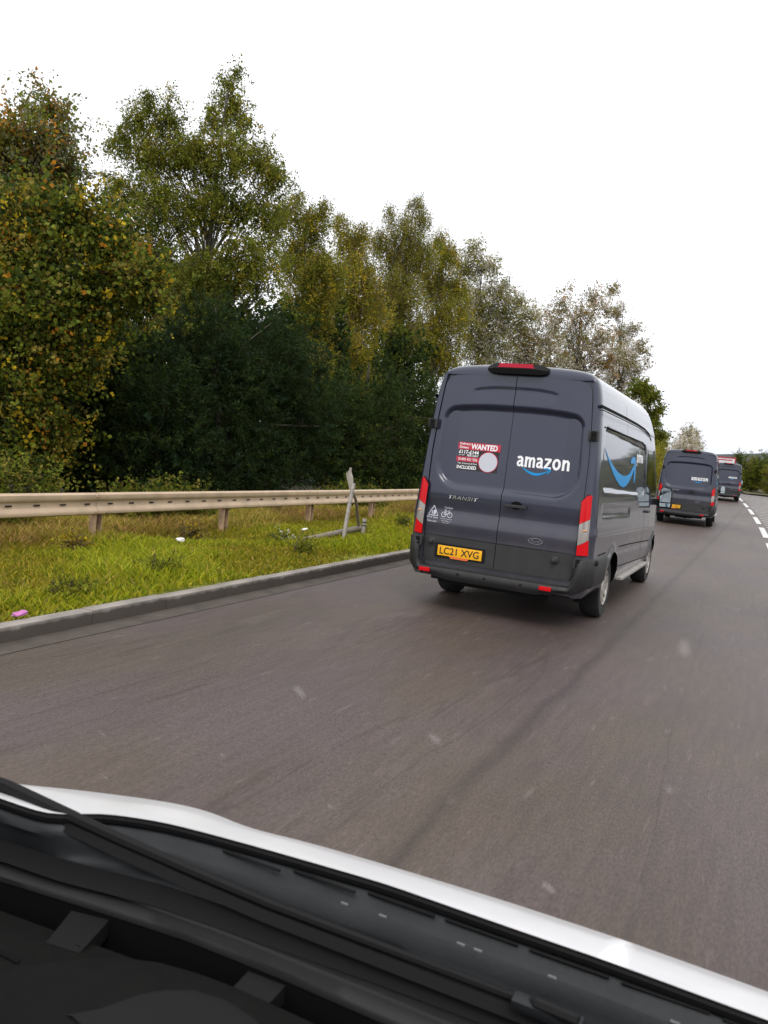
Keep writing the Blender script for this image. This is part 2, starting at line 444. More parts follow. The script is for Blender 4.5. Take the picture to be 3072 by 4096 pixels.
zs_side = np.concatenate([np.linspace(0.36, 2.52, 88)])
ROOFP = [(0.881, 2.535), (0.869, 2.575), (0.850, 2.612), (0.818, 2.648), (0.770, 2.680), (0.70, 2.702), (0.59, 2.718), (0.45, 2.728), (0.30, 2.735), (0.15, 2.739), (0.0, 2.74)]
def half_section(y):
    P = [(0.0, 0.36), (0.5, 0.36)]
    P += [((hw(z) + sidedisp(y, z)), z) for z in zs_side]
    P += ROOFP
    T = topz(y); pl = plan(y)
    res = []
    for x, z in P:
        x *= pl
        lim = T - 0.06 * (x / 0.9) ** 2 if T < 2.7 else 9
        res.append((x, min(z, lim)))
    return res
def body_rings():
    ys = list(np.concatenate([np.arange(0.12, 0.6, 0.04), np.arange(0.6, 1.9, 0.045), np.arange(1.9, 4.2, 0.06), np.arange(4.2, 5.9, 0.05), [5.92, 5.96, 5.98]]))
    rings = []
    def ring(y, inset, yoff):
        h = half_section(max(y, 0.12))
        pts = []
        for x, z in h:
            xin = x
            zz = z
            if inset:
                edge = door_edge(z) + 0.003   # where the door seam sits
                full = max(x - edge, 0.0)
                k = inset
                if x > edge - 0.02: xin = x - full * k
                if z > 2.60: zz = z - (z - 2.60) * k
            pts.append((xin, rake(zz) + yoff if inset or yoff < 0.12 else y + rake(zz) * max(0, 1 - (y - 0.12) / 0.5), zz))
        L = pts; Rr = [(-x, yy, z) for x, yy, z in pts[1:-1]][::-1]
        return L + Rr
    # rear: recess plane, door rebate, rounded corner, then along the body
    seq = [(1.0, 0.045), (1.0, 0.004), (0.72, 0.0), (0.45, 0.006), (0.25, 0.025), (0.10, 0.055), (0.02, 0.09)]
    for ins, yo in seq: rings.append(ring(0.0, ins, yo))
    for y in ys: rings.append(ring(y, 0.0, y))
    return rings
rings = body_rings()
nr, npt = len(rings), len(rings[0])
V = np.array(rings).reshape(-1, 3)
F = []
for i in range(nr - 1):
    for k in range(npt):
        k2 = (k + 1) % npt
        F.append((i * npt + k, i * npt + k2, (i + 1) * npt + k2, (i + 1) * npt + k))
F.append(tuple(range(npt))[::-1]); F.append(tuple((nr - 1) * npt + k for k in range(npt)))
body_me = mesh_np('body', V, F, [PAINT, WELL])
bm = bmesh.new(); bm.from_mesh(body_me); bmesh.ops.recalc_face_normals(bm, faces=bm.faces); bm.to_mesh(body_me); bm.free()
tmp = link('tmp_body', body_me)
cut = MB()
for wy in WY:
    for sx in (-1, 1):
        n = 40
        poly = [(wy + 0.425 * math.cos(2 * math.pi * k / n), WR + 0.425 * math.sin(2 * math.pi * k / n)) for k in range(n)]
        cut.prism(poly, 0, sx * 0.62, sx * 1.3)
cutter = cut.build('tmp_cut', WELL)
cutter.data.materials.clear(); cutter.data.materials.append(WELL)
md = tmp.modifiers.new('b', 'BOOLEAN'); md.operation = 'DIFFERENCE'; md.object = cutter; md.solver = 'EXACT'; md.material_mode = 'TRANSFER'
dg = bpy.context.evaluated_depsgraph_get()
body_me = bpy.data.meshes.new_from_object(tmp.evaluated_get(dg))
body_me.name = 'body'
bpy.data.objects.remove(tmp); bpy.data.objects.remove(cutter)
body_me.polygons.foreach_set('use_smooth', np.ones(len(body_me.polygons), dtype=bool))
body_me.set_sharp_from_angle(angle=R(32))

van = empty('delivery_van')
link('body', body_me, van)

# ---- rear doors as height fields
def door_y(x, z):
    ax = abs(x)
    y = rake(z) - 0.012 + 0.028 * (ax / 0.85) ** 2.6
    # window-shaped pressing: rounded above, chamfered below
    hx = 0.815 - 0.030 * max(0, z - 1.45) / 0.75
    zt = 2.290 - 0.05 * (ax / 0.75) ** 3
    cz, hz = (zt + 1.335) / 2, (zt - 1.335) / 2
    r = 0.13 if z > cz else 0.30
    qx, qz = ax - hx + r, abs(z - cz) - hz + r
    sd_ = math.hypot(max(qx, 0), max(qz, 0)) + min(max(qx, qz), 0) - r
    y += 0.046 * float(sstep(0.0, -0.062, sd_))
    # pressed arch high on the door
    za = 2.492 - 0.05 * (ax / 0.5) ** 3
    y += 0.010 * float(1 - sstep(za - 0.025, za, z)) * float(sstep(2.30, 2.46, z)) * float(1 - sstep(0.40, 0.52, ax))
    # soft hollow under the shelf, then a bulge
    y += 0.022 * math.exp(-((z - 1.10) / 0.10) ** 2)
    y += 0.012 * float(1 - sstep(0.82, 0.95, z))
    return y
def door_top(ax): return 2.607 - 0.018 * (ax / 0.8) ** 2
def door_mesh(sx, z0, z1=None, x0=0.004, dy=0.0, nu=56, nv=120):
    us = np.linspace(0, 1, nu); vs = np.linspace(0, 1, nv)
    V = []
    for u in us:
        for v in vs:
            z = z0 + v * ((2.61 if z1 is None else z1) - z0)
            xe = door_edge(z) - 0.006
            if z1 is None and z > 2.49:
                t = (z - 2.49) / 0.12
                xe -= 0.11 * (1 - math.sqrt(max(0, 1 - t * t)))
            if z1 is not None and z < 0.62:
                t = (0.62 - z) / 0.10
                xe -= 0.03 * t * t
            x = x0 + u * (xe - x0)
            if z1 is None: z = min(z, z0 + v * (door_top(x) - z0))
            V.append((sx * x, door_y(x, z) + dy, z))
    n = nu * nv
    V = np.array(V); Fg = gridF(nu, nv)
    # returned edge into the gap
    idx = [i * nv for i in range(nu)] + [(nu - 1) * nv + j for j in range(1, nv)] + [i * nv + nv - 1 for i in range(nu - 2, -1, -1)] + [j for j in range(nv - 2, 0, -1)]
    back = V[idx] + np.array([0, 0.04, 0])
    m = len(idx)
    V2 = np.vstack([V, back])
    E = np.array([[idx[k], idx[(k + 1) % m], n + (k + 1) % m, n + k] for k in range(m)])
    Fa = np.vstack([Fg, E])
    me = mesh_np('rear_door', V2, Fa, PAINT, True, 40)
    bm = bmesh.new(); bm.from_mesh(me); bmesh.ops.recalc_face_normals(bm, faces=bm.faces)
    if sum(f.normal.y for f in bm.faces if len(f.verts) == 4) > 0: bmesh.ops.reverse_faces(bm, faces=bm.faces)
    bm.to_mesh(me); bm.free()
    return me
doorL = link('rear_door', door_mesh(-1, 0.815), van)
doorR = link('rear_door', door_mesh(1, 0.815), van)
for sx, d in ((-1, doorL), (1, doorR)):
    me = door_mesh(sx, 0.53, 0.803, dy=-0.006, nu=24, nv=16); me.name = 'lower_panel'
    me.materials.clear(); me.materials.append(DARKPL)
    link('lower_panel', me, d)

# ---- flat print mapped onto surfaces
def rear_map(off=0.003):
    return lambda u, v: (u, door_y(u, v) - off, v)
def side_map(sx, off=0.003):
    return lambda u, v: (sx * (sidex(u, v) + off), u, v)
def poly_print(name, polys, fn, m, parent, step=0.05):
    """closed 2D polygons (already near-quads or ngons) mapped on a surface"""
    V = []; F = []
    for p in polys:
        b = len(V); V += [fn(u, v) for u, v in p]; F.append(tuple(range(b, b + len(p))))
    return add(name, V, F, m, parent)
def ribbon(ptsA, ptsB):
    return [[ptsA[i], ptsA[i + 1], ptsB[i + 1], ptsB[i]] for i in range(len(ptsA) - 1)]
def stroke(pts, ws):
    if not isinstance(ws, (list, tuple)): ws = [ws] * len(pts)
    A, B = [], []
    for i, p in enumerate(pts):
        a = pts[max(i - 1, 0)]; b = pts[min(i + 1, len(pts) - 1)]
        dx, dy = b[0] - a[0], b[1] - a[1]; l = math.hypot(dx, dy) or 1
        nx, ny = -dy / l * ws[i] / 2, dx / l * ws[i] / 2
        A.append((p[0] + nx, p[1] + ny)); B.append((p[0] - nx, p[1] - ny))
    return ribbon(A, B)
def arc(cx, cy, rx, ry, a0, a1, n=12):
    return [(cx + rx * math.cos(R(a0 + (a1 - a0) * k / (n - 1))), cy + ry * math.sin(R(a0 + (a1 - a0) * k / (n - 1)))) for k in range(n)]
def text_print(name, body, box, fn, m, parent, bold=0.0, flip=False, spacing=1.0, shear=0.0):
    """letters filled flat, fitted to the box (u0,v0,u1,v1) and mapped on the surface"""
    c = bpy.data.curves.new(name, 'FONT'); c.body = body; c.size = 1.0; c.offset = bold; c.space_character = spacing; c.shear = shear
    c.resolution_u = 4
    o = bpy.data.objects.new(name, c); COL.objects.link(o)
    dg = bpy.context.evaluated_depsgraph_get(); dg.update()
    me = bpy.data.meshes.new_from_object(o.evaluated_get(dg)); bpy.data.objects.remove(o); bpy.data.curves.remove(c)
    n = len(me.vertices); co = np.empty(n * 3); me.vertices.foreach_get('co', co); co = co.reshape(-1, 3)
    lo, hi = co.min(0), co.max(0)
    u = (co[:, 0] - lo[0]) / (hi[0] - lo[0]); v = (co[:, 1] - lo[1]) / (hi[1] - lo[1])
    if flip: u = 1 - u
    P = np.array([fn(box[0] + (box[2] - box[0]) * a, box[1] + (box[3] - box[1]) * b) for a, b in zip(u, v)])
    me.vertices.foreach_set('co', P.ravel().astype(np.float32)); me.materials.clear(); me.materials.append(m); me.name = name; me.update()
    return link(name, me, parent)

# brand lettering on right rear door: heavy lower-case drawn with strokes, arrow smile below
def logo_word(parent, fn, x0, x1, z0, z1, name='lettering'):
    h = z1 - z0; Wd = x1 - x0
    sx = Wd / 6.55; P = []
    w = 0.30
    def T(px, py): return (x0 + px * sx, z0 + py * h)
    def S(pts, ww=w):
        # stroke in letter units, horizontal unit sx, vertical unit h
        q = [T(*p) for p in pts]
        return stroke(q, [ww * sx] * len(q))
    def let_a(o):
        P.extend(S([(o + 0.10, 0.80), (o + 0.26, 0.89), (o + 0.48, 0.90), (o + 0.64, 0.80), (o + 0.67, 0.60), (o + 0.68, 0.22), (o + 0.84, 0.03)]))
        P.extend(S([(o + 0.66, 0.56), (o + 0.42, 0.54), (o + 0.22, 0.45), (o + 0.15, 0.28), (o + 0.24, 0.12), (o + 0.42, 0.10), (o + 0.66, 0.26)], 0.27))
    def let_m(o):
        P.extend(S([(o + 0.15, 0.0), (o + 0.15, 1.0)]))
        for k in (0, 0.5):
            P.extend(S([(o + k + 0.17, 0.70), (o + k + 0.34, 0.86), (o + k + 0.52, 0.89), (o + k + 0.63, 0.78), (o + k + 0.65, 0.0)], 0.28))
    def let_z(o):
        P.extend(S([(o + 0.04, 0.90), (o + 0.86, 0.90)], 0.24)); P.extend(S([(o + 0.74, 0.86), (o + 0.16, 0.14)], 0.32)); P.extend(S([(o + 0.02, 0.10), (o + 0.90, 0.10)], 0.24))
    def let_o(o):
        P.extend(S(arc(o + 0.5, 0.5, 0.36, 0.42, 0, 360, 22)))
    def let_n(o):
        P.extend(S([(o + 0.15, 0.0), (o + 0.15, 1.0)])); P.extend(S([(o + 0.17, 0.68), (o + 0.36, 0.86), (o + 0.58, 0.89), (o + 0.72, 0.76), (o + 0.75, 0.0)]))
    let_a(0.0); let_m(1.02); let_a(2.42); let_z(3.42); let_o(4.44); let_n(5.62)
    return poly_print(name, P, fn, WHITE, parent)
RM = rear_map(0.006)
logo_word(doorR, RM, 0.105, 0.672, 1.655, 1.768)
def smile(parent, fn):
    n = 16
    up = [(0.178 + 0.277 * k / (n - 1), 1.652 - 0.050 * math.sin(math.pi * (k / (n - 1)) * 0.93) ** 0.9) for k in range(n)]
    lo = [(a, b - 0.024 * math.sin(math.pi * min(1, 0.08 + k / (n - 1) * 0.86)) - 0.003) for k, (a, b) in enumerate(up)]
    P = ribbon(up, lo)
    P += stroke([(0.402, 1.654), (0.440, 1.659), (0.470, 1.652)], [0.010, 0.018, 0.014])
    P += stroke([(0.470, 1.657), (0.468, 1.632), (0.447, 1.600)], [0.020, 0.018, 0.006])
    return poly_print('smile_arrow', P, fn, BLUEV, parent)
smile(doorR, RM)
# handle
hb = MB()
ya = door_y(0.175, 1.235)
hb.bbox(0.058, 0.292, ya - 0.050, ya - 0.020, 1.215, 1.248, 0.010)
hb.bbox(0.07, 0.105, ya - 0.03, ya + 0.02, 1.218, 1.245, 0.006); hb.bbox(0.245, 0.28, ya - 0.03, ya + 0.02, 1.218, 1.245, 0.006)
hb.build('door_handle', DARKPL, doorR, True)
cupV = [(0.175 + 0.062 * r * math.cos(t), door_y(0.175, 1.235) - 0.004 + 0.0 * r, 1.240 + 0.044 * r * math.sin(t)) for r in (0.0001, 1.0) for t in np.linspace(0, 2 * math.pi, 25)]
add('handle_cup', np.array(cupV), gridF(2, 25), SEAM, doorR)
# oval badge
def oval(cx, cz, a, b, n=28): return [(cx + a * math.cos(2 * math.pi * k / n), cz + b * math.sin(2 * math.pi * k / n)) for k in range(n)]
poly_print('badge_rim', [oval(0.422, 0.892, 0.079, 0.034)], rear_map(0.005), CHROME, doorR)
poly_print('badge_field', [oval(0.422, 0.892, 0.069, 0.0265)], rear_map(0.007), BADGE, doorR)
text_print('badge_lettering', 'Ford', (0.372, 0.876, 0.474, 0.908), rear_map(0.009), CHROME, doorR, 0.01, shear=0.35)
# model lettering on left door
text_print('model_lettering', 'TRANSIT', (-0.598, 1.228, -0.255, 1.267), rear_map(0.006), CHROME, doorL, 0.008, spacing=1.15, shear=0.25)
# seams between doors and frame are real gaps; rubber behind them
# ---- hinges
HINGES = []
for sx in (-1, 1):
    for z in (2.04, 0.725):
        xe = door_edge(z) + 0.038 if z > 1 else 0.900
        yb = rake(z)
        hbm = MB()
        hbm.bbox(sx * (xe - 0.055), sx * (xe + 0.045), yb - 0.045, yb + 0.03, z - 0.052, z + 0.052, 0.006) if sx > 0 else hbm.bbox(-(xe + 0.045), -(xe - 0.055), yb - 0.045, yb + 0.03, z - 0.052, z + 0.052, 0.006)
        ho = hbm.build('door_hinge', DARKPL, van, True)
        kn = MB()
        for dz in (-0.03, 0.03):
            kn.tube([(sx * xe, yb - 0.055, z + dz - 0.016), (sx * xe, yb - 0.055, z + dz + 0.016)], 0.014, 8)
        kn.bbox(sx * xe - 0.03, sx * xe + 0.03, yb - 0.050, yb - 0.043, z - 0.044, z + 0.044, 0.002)
        kn.build('hinge_knuckle', BLACK, ho, True)
# ---- tail lights
def light_pt(sx, s, z):
    """s 0 inner .. 1 wrapped outer"""
    lean = 0.052 * (z - 0.8)
    xs = [0.860, 0.898, 0.936, 0.968, 0.992, 1.008]; yy = [-0.018, -0.016, -0.010, 0.012, 0.07, 0.185]
    x = float(np.interp(s, np.linspace(0, 1, 6), xs)) - lean * (0.4 + 0.6 * s); y = float(np.interp(s, np.linspace(0, 1, 6), yy))
    return (sx * x, y + rake(z), z)
def ltop(s): return float(np.interp(s, [0, 0.35, 0.7, 1], [1.355, 1.432, 1.430, 1.395]))
def l1(s): return 1.125 + 0.105 * s
def l2(s): return 0.905 + 0.115 * s
def lbot(s): return 0.808 + 0.012 * s
def lens(sx, fa, fb, name, m, parent, dy=0.0, s0=0.0, s1=1.0):
    ss = np.linspace(s0, s1, 14); vv = np.linspace(0, 1, 8)
    V = []
    for s in ss:
        for v in vv:
            p = light_pt(sx, s, fa(s) + v * (fb(s) - fa(s))); V.append((p[0] * (1 + dy * 0.25), p[1] - dy, p[2]))
    return add(name, np.array(V), gridF(14, 8), m, parent, True)
for sx in (-1, 1):
    tl = empty('tail_light'); tl.parent = van
    lens(sx, lambda s: lbot(s) - 0.008, lambda s: ltop(s) + 0.010, 'housing', BLACK, tl, -0.004, -0.06, 1.0)
    lens(sx, lambda s: l1(s) + 0.003, ltop, 'red_lens', REDL, tl, 0.004, 0.02, 0.97)
    cl = lens(sx, l2, l1, 'clear_lens', CLEARL, tl, 0.004, 0.02, 0.80)
    lens(sx, lbot, lambda s: l2(s) - 0.003, 'red_lens', REDL, tl, 0.004, 0.02, 0.97)
    lens(sx, lambda s: l2(s) - 0.003, lambda s: l1(s) + 0.003, 'red_edge', REDL, tl, 0.004, 0.80, 0.97)
    # bulb and reflector ribs seen through the clear lens
    rb = MB()
    for k in range(7):
        z = 0.955 + 0.03 * k
        p0 = light_pt(sx, 0.1, z + 0.012); p1 = light_pt(sx, 0.76, z + 0.075)
        rb.tube([(p0[0], p0[1] - 0.006, p0[2]), (p1[0], p1[1] - 0.008, p1[2])], 0.0022, 4)
    rb.build('reflector_rib', SILVER, tl)
    p = light_pt(sx, 0.35, 1.085)
    MB().tube([(p[0] - 0.022, p[1] - 0.004, p[2] - 0.02), (p[0] + 0.024, p[1] - 0.002, p[2] - 0.014)], [0.009, 0.011], 8).build('amber_bulb', ORANGEL, tl, True)
# ---- high brake light on the roof edge
hs = MB()
prof = [(-0.335, 2.655, 0.02), (-0.30, 2.630, 0.045), (-0.235, 2.622, 0.07), (0.235, 2.622, 0.07), (0.30, 2.630, 0.045), (0.335, 2.655, 0.02)]
Vh = []
for x, zb, p in prof:
    zt = 2.712 + 0.022 * (1 if abs(x) < 0.24 else (0.2 if abs(x) < 0.31 else -0.6))
    Vh += [(x, 0.12, zb), (x, 0.125 - p * 1.3, zb + 0.004), (x, 0.12 - p * 1.5, (zb + zt) / 2), (x, 0.13 - p, zt), (x, 0.32, zt + 0.012)]
hs.addvf(Vh, [tuple(f) for f in gridF(6, 5)] + [(0, 1, 2, 3, 4), (25, 29, 28, 27, 26)])
hsp = hs.build('brake_light_housing', BLACK, van, True)
Vl = [(x * (1 if r else 1.1), 0.0105 + 0.006 * r, 2.688 + 0.042 * r) for x in np.linspace(-0.185, 0.185, 10) for r in (0, 0.5, 1)]
add('red_lens', np.array(Vl), gridF(10, 3), mat('brake_lens', (0.42, 0.012, 0.035), 0.4, spec=0.2), hsp, True)
# ---- bumper
def bump_path(s):
    """s -1..1 across the rear, wrapping round both corners; returns plan x,y"""
    a = abs(s)
    pts = [(0, 0.0, -0.135), (0.55, 0.70, -0.125), (0.68, 0.88, -0.09), (0.76, 0.985, -0.01), (0.84, 1.035, 0.12), (1.0, 1.045, 0.74)]
    x = float(np.interp(a, [p[0] for p in pts], [p[1] for p in pts])); y = float(np.interp(a, [p[0] for p in pts], [p[2] for p in pts]))
    return (x if s >= 0 else -x), y
def bump_top(a): return 0.470 + 0.310 * float(sstep(0.645, 0.72, a))
ss = np.concatenate([np.linspace(-1, -0.84, 6), np.linspace(-0.82, -0.60, 14), np.linspace(-0.55, 0.55, 8), np.linspace(0.60, 0.82, 14), np.linspace(0.84, 1, 6)])
Vb = []
for s in ss:
    x, y = bump_path(s); a = abs(s)
    e = 1e-2
    x2, y2 = bump_path(min(1, s + e)); x1, y1 = bump_path(max(-1, s - e))
    tx, ty = x2 - x1, y2 - y1; l = math.hypot(tx, ty); nx, ny = ty / l, -tx / l
    zt = bump_top(a); zb = 0.348 + 0.055 * float(sstep(0.40, 0.66, a)) + 0.065 * float(sstep(0.66, 0.82, a))
    prof = [(-0.06, zb), (-0.02, zb), (0.0, zb + 0.035), (0.006, (zb + zt) / 2), (0.004, zt - 0.025), (-0.012, zt), (-0.16 if a < 0.66 else -0.05, zt)]
    for d, z in prof:
        Vb.append((x + nx * d, y + ny * d, z))
Vb = np.array(Vb)
BUMPM = mat('bumper_plastic', (0.013, 0.0125, 0.0125), 0.55, noise=(5, 0.35, 6), bump=(200, 0.2, 0.002))
bump = add('bumper', Vb, gridF(len(ss), 7), BUMPM, van, True, 50)
# tread plate on the step
tr = MB()
for k in range(46):
    x = -0.72 + k * 0.032
    tr.addvf([(x, -0.118, 0.4755), (x + 0.014, -0.118, 0.475), (x + 0.026, -0.02, 0.475), (x + 0.012, -0.02, 0.475)], [(0, 1, 2, 3)])
tr.build('step_tread', mat('tread_grey', (0.06, 0.058, 0.056), 0.6), bump)
for x in (-0.742, 0.612):
    yb = bump_path(0.5)[1] - 0.012
    MB().bbox(x - 0.062, x + 0.062, yb - 0.010, yb + 0.02, 0.412, 0.454, 0.004).build('reflector', REDL, bump, True)
for x in (-0.35, 0.35, -0.05):
    MB().tube([(x, bump_path(0.3)[1] - 0.012, 0.43), (x, bump_path(0.3)[1] - 0.004, 0.43)], 0.014, 10).build('parking_sensor', BLACK, bump, True)
for sx in (-1, 1):   # side marker buttons on the bumper corners
    MB().tube([(sx * 1.03, 0.16, 0.735), (sx * 1.06, 0.155, 0.735)], [0.034, 0.026], 14).build('side_button', BLACK, bump, True)
# rubber door stops
for x, z in ((-0.745, 0.738), (0.645, 0.722)):
    yb = door_y(x, z) - 0.006
    st = MB().tube([(x, yb, z), (x, yb - 0.012, z), (x, yb - 0.018, z)], [0.045, 0.043, 0.03], 18)
    st.tube([(x, yb - 0.016, z), (x, yb - 0.05, z), (x, yb - 0.055, z)], [0.026, 0.022, 0.012], 14)
    st.build('door_stop', DARKPL, van, True)
# ---- number plate in its recess
def plate_on(parent, chars, cx0=-0.655, cx1=-0.141):
    npz0, npz1 = 0.594, 0.706
    yb = door_y(-0.4, 0.65) - 0.006
    pl = MB().bbox(cx0, cx1, yb - 0.018, yb - 0.004, npz0, npz1, 0.004).build('number_plate', PLATE, parent, True)
    f = lambda u, v: (u, yb - 0.0205, v)
    if chars: text_print('plate_characters', chars[0], (chars[1], 0.612, chars[2], 0.690), f, PLATEK, pl, 0.012)
    poly_print('dealer_strip', [[(cx0 + 0.14, npz0 + 0.002), (cx1 - 0.14, npz0 + 0.002), (cx1 - 0.16, npz0 - 0.022), (cx0 + 0.16, npz0 - 0.022)]], lambda u, v: (u, yb - 0.019, v), ORANGEV, pl)
    return pl
yb = door_y(-0.4, 0.65) - 0.006
MB().bbox(-0.690, -0.106, yb - 0.010, yb + 0.01, 0.574, 0.728, 0.008).build('plate_recess', BLACK, van, True)
# ---- side trim: gutter rail, seams, glazing
def side_strip(name, pts, w, m, parent, off=0.003, sides=(1, -1), horiz=True):
    """thin strip following the body side through (y,z) points"""
    dense = []
    for a, b in zip(pts[:-1], pts[1:]):
        n = max(2, int(math.hypot(b[0] - a[0], b[1] - a[1]) / 0.05))
        dense += [(a[0] + (b[0] - a[0]) * k / n, a[1] + (b[1] - a[1]) * k / n) for k in range(n)]
    dense.append(pts[-1])
    for sx in sides:
        poly_print(name, stroke(dense, w), side_map(sx, off), m, parent)
side_strip('roof_gutter', [(0.10, 2.352), (1.6, 2.348), (2.6, 2.338), (3.3, 2.318), (3.75, 2.27), (4.0, 2.20)], 0.036, SEAM, van)
side_strip('gutter_line', [(0.12, 2.318), (1.6, 2.314), (2.6, 2.304), (3.3, 2.284), (3.7, 2.238)], 0.010, SEAM, van)
side_strip('panel_groove', [(0.30, 2.150), (2.0, 2.140), (3.15, 2.128), (3.36, 2.10), (3.44, 2.03), (3.48, 1.9), (3.55, 1.62), (3.60, 1.40)], 0.017, SEAM, van)
side_strip('panel_joint', [(1.75, 2.50), (1.78, 2.36)], 0.008, SEAM, van)
side_strip('panel_joint', [(1.80, 2.30), (1.84, 2.16)], 0.005, SEAM, van)
side_strip('waist_seam', [(1.66, 0.808), (2.4, 0.790), (3.45, 0.750), (4.48, 0.712)], 0.012, SEAM, van)
side_strip('sill_seam', [(1.68, 0.56), (4.45, 0.46)], 0.009, SEAM, van)
side_strip('door_seam', [(3.62, 1.38), (3.60, 1.1), (3.56, 0.80), (3.64, 0.52)], 0.009, SEAM, van)
side_strip('bumper_seam', [(0.32, 0.80), (0.78, 0.80)], 0.012, SEAM, van)
# cab door windows
def cabwin(u, v, sx):
    y = 3.72 + u * 1.12
    zb = 1.43 - 0.06 * u
    zt = min(2.02, 2.02 - (y - 4.30) * 0.95) if y > 4.30 else 2.02
    zt = max(zt, zb + 0.005)
    z = zb + v * (zt - zb); return (sx * (sidex(y, z) + 0.004), y, z)
for sx in (1, -1):
    V, F = grid(lambda u, v: cabwin(u, v, sx), np.linspace(0, 1, 18), np.linspace(0, 1, 8)); add('cab_window', V, F, GLASSD, van, True)
V, F = grid(lambda u, v: ((u - 0.5) * 1.55 * (0.86 + 0.14 * v), 4.44 + 0.68 * v, topz(4.44 + 0.68 * v) - 0.06 * (((u - 0.5) * 1.5) / 0.9) ** 2 + 0.006), np.linspace(0, 1, 14), np.linspace(0, 1, 10))
add('windscreen', V, F, GLASSD, van, True)
# front door handle and lock
for sx in (1, -1):
    MB().bbox(*( (1.005, 1.05) if sx > 0 else (-1.05, -1.005)), 3.70, 3.92, 1.155, 1.19, 0.010).build('front_door_handle', DARKPL, van, True)
    for yh in ():
        pass
# side step under the right sill
for sx in (1, -1):
    a = MB(); x0, x1 = (0.93, 1.06) if sx > 0 else (-1.06, -0.93)
    a.bbox(x0, x1, 1.95, 4.30, 0.365, 0.40, 0.012); a.build('side_step', SILVER, van, True)
# ---- door mirrors
for sx in (1, -1):
    mm = empty('door_mirror'); mm.parent = van
    h = MB()
    poly = [(1.075, 1.22), (1.235, 1.225), (1.252, 1.26), (1.235, 1.50), (1.215, 1.53), (1.10, 1.545), (1.075, 1.50), (1.062, 1.40), (1.064, 1.30)]
    n = len(poly); cx, cz = 1.155, 1.38
    Vm = []
    for k, (yy, sc) in enumerate(((4.68, 1.0), (4.70, 1.06), (4.78, 1.04), (4.84, 0.85), (4.86, 0.5))):
        Vm += [(sx * (cx + (x - cx) * sc), yy, cz + (z - cz) * sc) for x, z in poly]
    Fm = []
    for k in range(4):
        for j in range(n):
            Fm.append((k * n + j, k * n + (j + 1) % n, (k + 1) * n + (j + 1) % n, (k + 1) * n + j))
    Fm += [tuple(range(n)), tuple(4 * n + j for j in range(n))]
    h.addvf(Vm, Fm); h.build('mirror_head', BLACK, mm, True)
    g = [(sx * (cx + (x - cx) * 0.9), 4.668 + (z - 1.38) * 0.025, cz + (max(z, 1.305) - cz) * 0.93) for x, z in poly]
    add('mirror_glass', g, [tuple(range(n)) if sx < 0 else tuple(range(n))[::-1]], MIRROR, mm)
    g = [(1.085, 1.235), (1.235, 1.24), (1.237, 1.296), (1.078, 1.292)]
    add('wide_angle_glass', [(sx * x, 4.670 + (z - 1.27) * 0.12, z) for x, z in g], [(0, 1, 2, 3)], MIRROR, mm)
    ar = MB().bbox(*((0.96, 1.09) if sx > 0 else (-1.09, -0.96)), 4.70, 4.80, 1.25, 1.345, 0.015); ar.build('mirror_arm', BLACK, mm, True)
# ---- wheels
def wheel(x, y, sx):
    w = empty('wheel'); w.parent = van; w.location = (x, y, WR)
    prof = [(-0.10, 0.205), (-0.112, 0.25), (-0.112, 0.325), (-0.085, WR - 0.004), (0.0, WR), (0.085, WR - 0.004), (0.112, 0.325), (0.112, 0.25), (0.10, 0.205)]
    def lathe(prof, n=40):
        V = [(sx * a, r * math.cos(2 * math.pi * k / n), r * math.sin(2 * math.pi * k / n)) for k in range(n) for a, r in prof]
        return np.array(V), gridF(n, len(prof), True)
    V, F = lathe(prof); add('tyre', V, F, TYRE, w, True, 40)
    V, F = lathe([(0.100, 0.207), (0.112, 0.200), (0.105, 0.188), (0.070, 0.182)]); rim = add('rim', V, F, SILVER, w, True, 40)
    rb = MB()
    V, F = lathe([(0.080, 0.001), (0.098, 0.03), (0.095, 0.06), (0.086, 0.085), (0.07, 0.088)], 24); rb.addvf(V, [tuple(f) for f in F])
    for k in range(10):
        t = 2 * math.pi * k / 10
        c, s_ = math.cos(t), math.sin(t)
        def Q(a, r, d): return (sx * a, r * c - d * s_, r * s_ + d * c)
        Vs = [Q(0.086, 0.07, -0.022), Q(0.086, 0.07, 0.022), Q(0.104, 0.192, 0.020), Q(0.104, 0.192, -0.020), Q(0.06, 0.07, -0.022), Q(0.06, 0.07, 0.022), Q(0.07, 0.192, 0.020), Q(0.07, 0.192, -0.020)]
        rb.addvf(Vs, [(0, 1, 2, 3), (4, 7, 6, 5), (0, 3, 7, 4), (1, 5, 6, 2)])
    rb.build('wheel_spokes', SILVER, w, True)
    V, F = lathe([(0.05, 0.001), (0.05, 0.186)]); add('brake_disc', V, F, WELL, w)
for sx in (1, -1):
    for yy in WY: wheel(sx * 0.875, yy, sx)
# mud flaps, underbody, axle, exhaust
for sx in (1, -1):
    fl = MB(); x0, x1 = (0.74, 1.00) if sx > 0 else (-1.00, -0.74)
    fl.bbox(x0, x1, 0.735, 0.755, 0.20, 0.50, 0.006); fl.build('mud_flap', BLACK, van, True)
ub = MB(); ub.bbox(-0.62, 0.62, 0.3, 5.7, 0.30, 0.40, 0.02); ub.tube([(-0.8, WY[0], WR), (0.8, WY[0], WR)], 0.05, 10)
ub.tube([(0, WY[0] - 0.14, WR - 0.02), (0, WY[0] + 0.14, WR - 0.02)], [0.13, 0.13], 12)
ub.bbox(-0.30, 0.30, 0.20, 0.85, 0.26, 0.32, 0.03)
ub.build('underbody', WELL, van, True)
ex = MB().tube([(-0.55, 0.10, 0.33), (-0.55, 0.5, 0.33), (-0.45, 1.2, 0.38)], 0.032, 10); ex.build('exhaust_pipe', BLACK, van, True)
